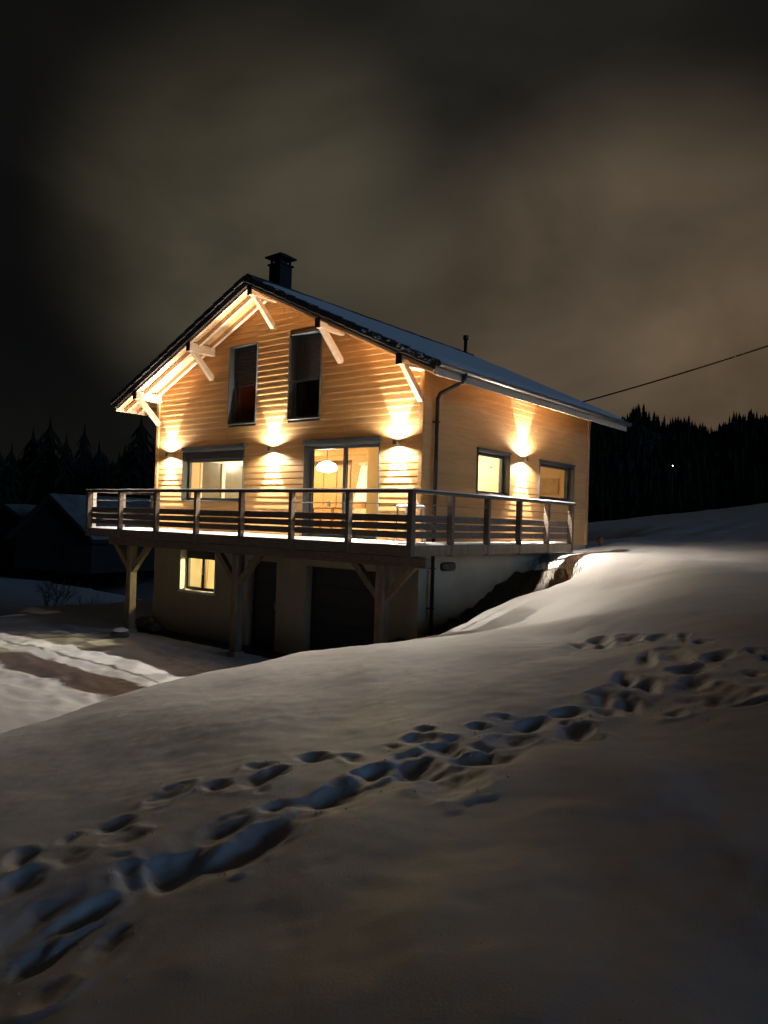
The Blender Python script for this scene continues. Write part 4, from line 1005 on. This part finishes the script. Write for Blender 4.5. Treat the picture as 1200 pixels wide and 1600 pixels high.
for (x, y, h_, nb, sd_, lab) in ((-24.5, 5.5, 3.0, 6, 3, 'tallest frosted bare shrub beside the bright driveway snow'), (-22.6, 6.4, 1.7, 4, 5, 'low frosted shrub right of the tallest shrub'), (-27.5, 3.2, 1.9, 4, 8, 'frosted shrub at the left end of the snow bank'), (-23.0, 11.0, 1.9, 4, 11, 'frosted shrub close to the left support post of the balcony')):
    shrub((x, y, gz(x, y)-.05), h_, nb, sd_, lab)

# ------------------------------------------------------------------ neighbours on the left
def neighbour(A, d1, dv, L1, Lv, drop, wall_h, label, nm='farmhouse'):
    """A: ridge end; d1 ridge direction; dv horizontal direction down the visible slope"""
    A, d1, dv = Vector(A), Vector(d1).normalized(), Vector(dv).normalized()
    o = empty(nm, (A.x, A.y, A.z-wall_h), label, 'house', 'dark neighbour houses down the slope')
    ev = dv*Lv-Vector((0, 0, drop)); eo = -dv*Lv-Vector((0, 0, drop)); B_ = A+d1*L1
    for nm2, m2, z0, z1, ins in (('roof', 'far_wall', 0, .2, 0), ('roof_snow', 'shaded_snow', .205, .28, .12)):
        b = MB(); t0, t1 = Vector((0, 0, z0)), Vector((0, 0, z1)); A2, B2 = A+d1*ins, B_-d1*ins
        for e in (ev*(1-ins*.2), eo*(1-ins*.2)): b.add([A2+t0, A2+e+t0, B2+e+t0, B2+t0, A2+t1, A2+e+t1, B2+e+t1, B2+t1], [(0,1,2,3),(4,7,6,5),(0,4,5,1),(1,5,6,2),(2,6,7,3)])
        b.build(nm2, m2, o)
    k = .86; i0 = A+d1*.5; i1 = B_-d1*.5; b = MB(); g_ = Vector((0, 0, -(wall_h)))
    pts = [i0+ev*k, i0, i0+eo*k]
    v = [i0-Vector((0,0,.05)), i0+ev*k-Vector((0,0,.05)), i0+eo*k-Vector((0,0,.05))]; 
    lo = lambda p: Vector((p.x, p.y, A.z-wall_h))
    v2 = [p+d1*(L1-1) for p in v]
    V = v+[lo(v[1]), lo(v[2])]+v2+[lo(v2[1]), lo(v2[2])]
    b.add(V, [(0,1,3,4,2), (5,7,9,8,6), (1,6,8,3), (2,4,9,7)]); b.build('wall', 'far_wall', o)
    for t in (.3, .6):
        c = lo(v[1]).lerp(lo(v[2]), t)+Vector((0, 0, 1.0)); s1 = (v[2]-v[1]).normalized()*.45; s1.z = 0
        b = MB(); f0 = -d1*.03; b.add([c-s1+f0, c+s1+f0, c+s1+f0+Vector((0,0,1.1)), c-s1+f0+Vector((0,0,1.1)), c-s1, c+s1, c+s1+Vector((0,0,1.1)), c-s1+Vector((0,0,1.1))], [(0,1,2,3),(0,4,5,1),(1,5,6,2),(2,6,7,3),(3,7,4,0)]); b.build('window', 'frame_dark', o)
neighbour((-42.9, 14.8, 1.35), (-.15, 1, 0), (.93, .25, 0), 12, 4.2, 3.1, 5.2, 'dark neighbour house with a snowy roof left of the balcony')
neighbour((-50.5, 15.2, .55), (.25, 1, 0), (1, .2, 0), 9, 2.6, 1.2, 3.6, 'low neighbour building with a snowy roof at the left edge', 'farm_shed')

# ------------------------------------------------------------------ trees
def conifer_mesh(seed, tiers=15, h=1.0, r=.2):
    rs = random.Random(seed); b = MB(); ht = []
    for t in range(tiers):
        f = t/(tiers-1); z0 = .10+.86*f; rad = r*(1-f)**.62*(.85+.3*rs.random())+.012; nb = 11
        z_tip = z0-.05-.03*rs.random()
        n0 = len(b.v); b.v.append((0, 0, z0+.055))
        for k in range(nb):
            a = 2*math.pi*(k+rs.random()*.6)/nb; rk_ = rad*(.65+.5*rs.random()); dz = rs.uniform(-.02, .02)
            b.v.append((rk_*math.cos(a), rk_*math.sin(a), z_tip+dz)); a2 = a+math.pi/nb; b.v.append((rk_*.45*math.cos(a2), rk_*.45*math.sin(a2), z0+.0))
        for k in range(nb*2): b.f.append((n0, n0+1+k, n0+1+(k+1) % (nb*2)))
    me = bpy.data.meshes.new('crown'); me.from_pydata(b.v, [], b.f); me.update(); me.materials.append(M_['spruce']); return me
crowns = [conifer_mesh(s_, 15, 1,   .25+.03*(s_ % 4)) for s_ in range(6)]
tk = MB().tube([(0, 0, -.05), (0, 0, .5), (0, 0, .98)], [.018, .012, .003], 6).mesh('trunk'); tk.materials.append(M_['bark'])
rt = random.Random(4)
def tree(x, y, z, h, label, group, k=None, wd=1.0):
    o = bpy.data.objects.new('spruce_tree', None); C.objects.link(o); o.location = (x, y, z); tag(o, label, 'tree', group)
    sc = (h*wd*rt.uniform(.85, 1.25),)*2+(h,)
    for nm, me in (('crown', crowns[rt.randrange(6)] if k is None else crowns[k]), ('trunk', tk)):
        c = bpy.data.objects.new(nm, me); C.objects.link(c); c.parent = o; c.scale = sc; c.rotation_euler = (0, 0, rt.uniform(0, 6.28))
# right-hand skyline: pixel bearings turned into compass bearings on the hill top
def bearing(px): return math.degrees(yaw)-math.degrees(math.atan((px-600)/1184.2))
sky_px = [(948, 16), (969, 22), (985, 21), (1003, 22), (1012, 15), (1021, 14), (1030, 16), (1039, 13), (1050, 20), (1060, 22), (1071, 22), (1078, 20), (1098, 25), (1104, 18), (1113, 19), (1122, 18), (1134, 19), (1152, 21), (1158, 17), (1168, 18), (1178, 18), (1197, 24), (960, 14), (1090, 12), (1128, 12), (1144, 14), (1186, 13), (1064, 18), (1150, 16), (1045, 17), (995, 17), (1108, 16), (1175, 14)]
ORD = ['first', 'second', 'third', 'fourth', 'fifth', 'sixth', 'seventh', 'eighth', 'ninth', 'tenth', 'eleventh', 'twelfth', 'thirteenth', 'fourteenth', 'fifteenth', 'sixteenth', 'seventeenth', 'eighteenth', 'nineteenth', 'twentieth']
sky_px.sort(); hn = len(sky_px)
for i, (px, hp_) in enumerate(sky_px):
    lb_ = ('tall' if hp_ > 20 else 'low' if hp_ < 16 else 'mid-sized')+' spruce on the far ridge, '+(ORD[i]+' from the end of the roof' if i < hn//2 else ORD[hn-1-i]+' from the right edge')
    az = bearing(px); d = 300+rt.uniform(-4, 4); x, y = polar(az, d)
    tree(x, y, hill_h(az, d)-6.0, 6.6+hp_*.25, lb_, 'spruces along the ridge at the right', None, 1.35)
left_t = [(216, 72, 13.2, 2), (198, 78, 10.0, 0), (236, 80, 10.5, 1), (74, 84, 15.0, 3), (128, 90, 14.6, 4), (100, 80, 12.4, 5), (48, 88, 13.6, 1), (15, 82, 13.0, 0), (152, 84, 12.2, 2), (250, 88, 11.0, 3)]
lab = ['broad dark spruce just left of the chalet gable', 'spruce between the sky gap and the broad spruce', 'spruce half hidden behind the left eave', 'widest spruce of the dark group at the left', 'pointed spruce in the middle of the left group', 'spruce between the widest and the pointed one', 'spruce toward the left edge', 'spruce cut by the left edge of the photo', 'spruce beside the gap where the sky shows', 'spruce hidden behind the gable wall']
for (px, d, h, k), lb_ in zip(left_t, lab):
    az = bearing(px)
    x, y = polar(az, d); zb_ = gz(x, y)-.3; py = {216: 648, 74: 652, 128: 661, 48: 668, 100: 676}.get(px, 690); h = .45+(794.5+.031*px-py)/1184.2*d*math.cos(R(az)-yaw)-zb_
    tree(x, y, zb_, h, lb_, 'spruces left of the chalet', k)
# the rest of the wood, as one mass
b = MB(); rf = random.Random(9); base_v = None
lowm = []
for s_ in range(3):
    m_ = MB(); rs = random.Random(s_+40)
    for t in range(4):
        z0 = .12+.22*t; rad = .21*(1-t/4.3); n0 = len(m_.v); m_.v.append((0, 0, z0+.30))
        for k in range(7): a = 2*math.pi*(k+rs.random()*.5)/7; m_.v.append((rad*(.7+.5*rs.random())*math.cos(a), rad*(.7+.5*rs.random())*math.sin(a), z0-.03*rs.random()))
        for k in range(7): m_.f.append((n0, n0+1+k, n0+1+(k+1) % 7))
    lowm.append(m_)
cnt = 0
for i in range(5200):
    az = rf.uniform(-8, 78); d = rf.uniform(120, 318); x, y = polar(az, d)
    if d < 200 and noise.noise(Vector((x*.02, y*.02, 0))) > .18: continue
    if d > 290 and az < 30: pass
    h = rf.uniform(7, 12) if d < 205 else rf.uniform(4.5, 7.2) if d < 262 else rf.uniform(4, 6.2); zz = hill_h(az, d)-.8; m_ = rf.choice(lowm); a = rf.uniform(0, 6.28); ca, sa = math.cos(a), math.sin(a)
    b.add([(x+h*(v[0]*ca-v[1]*sa), y+h*(v[0]*sa+v[1]*ca), zz+h*v[2]) for v in m_.v], m_.f); cnt += 1
me = bpy.data.meshes.new('forest'); me.from_pydata(b.v, [], b.f); me.update()
tag(link('forest', me, 'spruce'), 'dark spruce wood covering the far hill', 'forest', None, 'stuff')
# one distant street lamp
az = bearing(1049); d = 112; x, y = polar(az, d); zz = .45+d*(827.5-735)/1184.2
sl = empty('street_lamp', (x, y, zz-5), 'tiny distant street lamp glinting on the dark hillside', 'street lamp')
MB().tube([(x, y, zz-12), (x, y, zz)], .06, 6).build('pole', 'frame_dark', sl)
bm = bmesh.new(); bmesh.ops.create_icosphere(bm, subdivisions=2, radius=.05); me = bpy.data.meshes.new('bulb'); bm.to_mesh(me); bm.free()
for v in me.vertices: v.co += Vector((x, y, zz+.05))
link('bulb', me, 'street', sl)
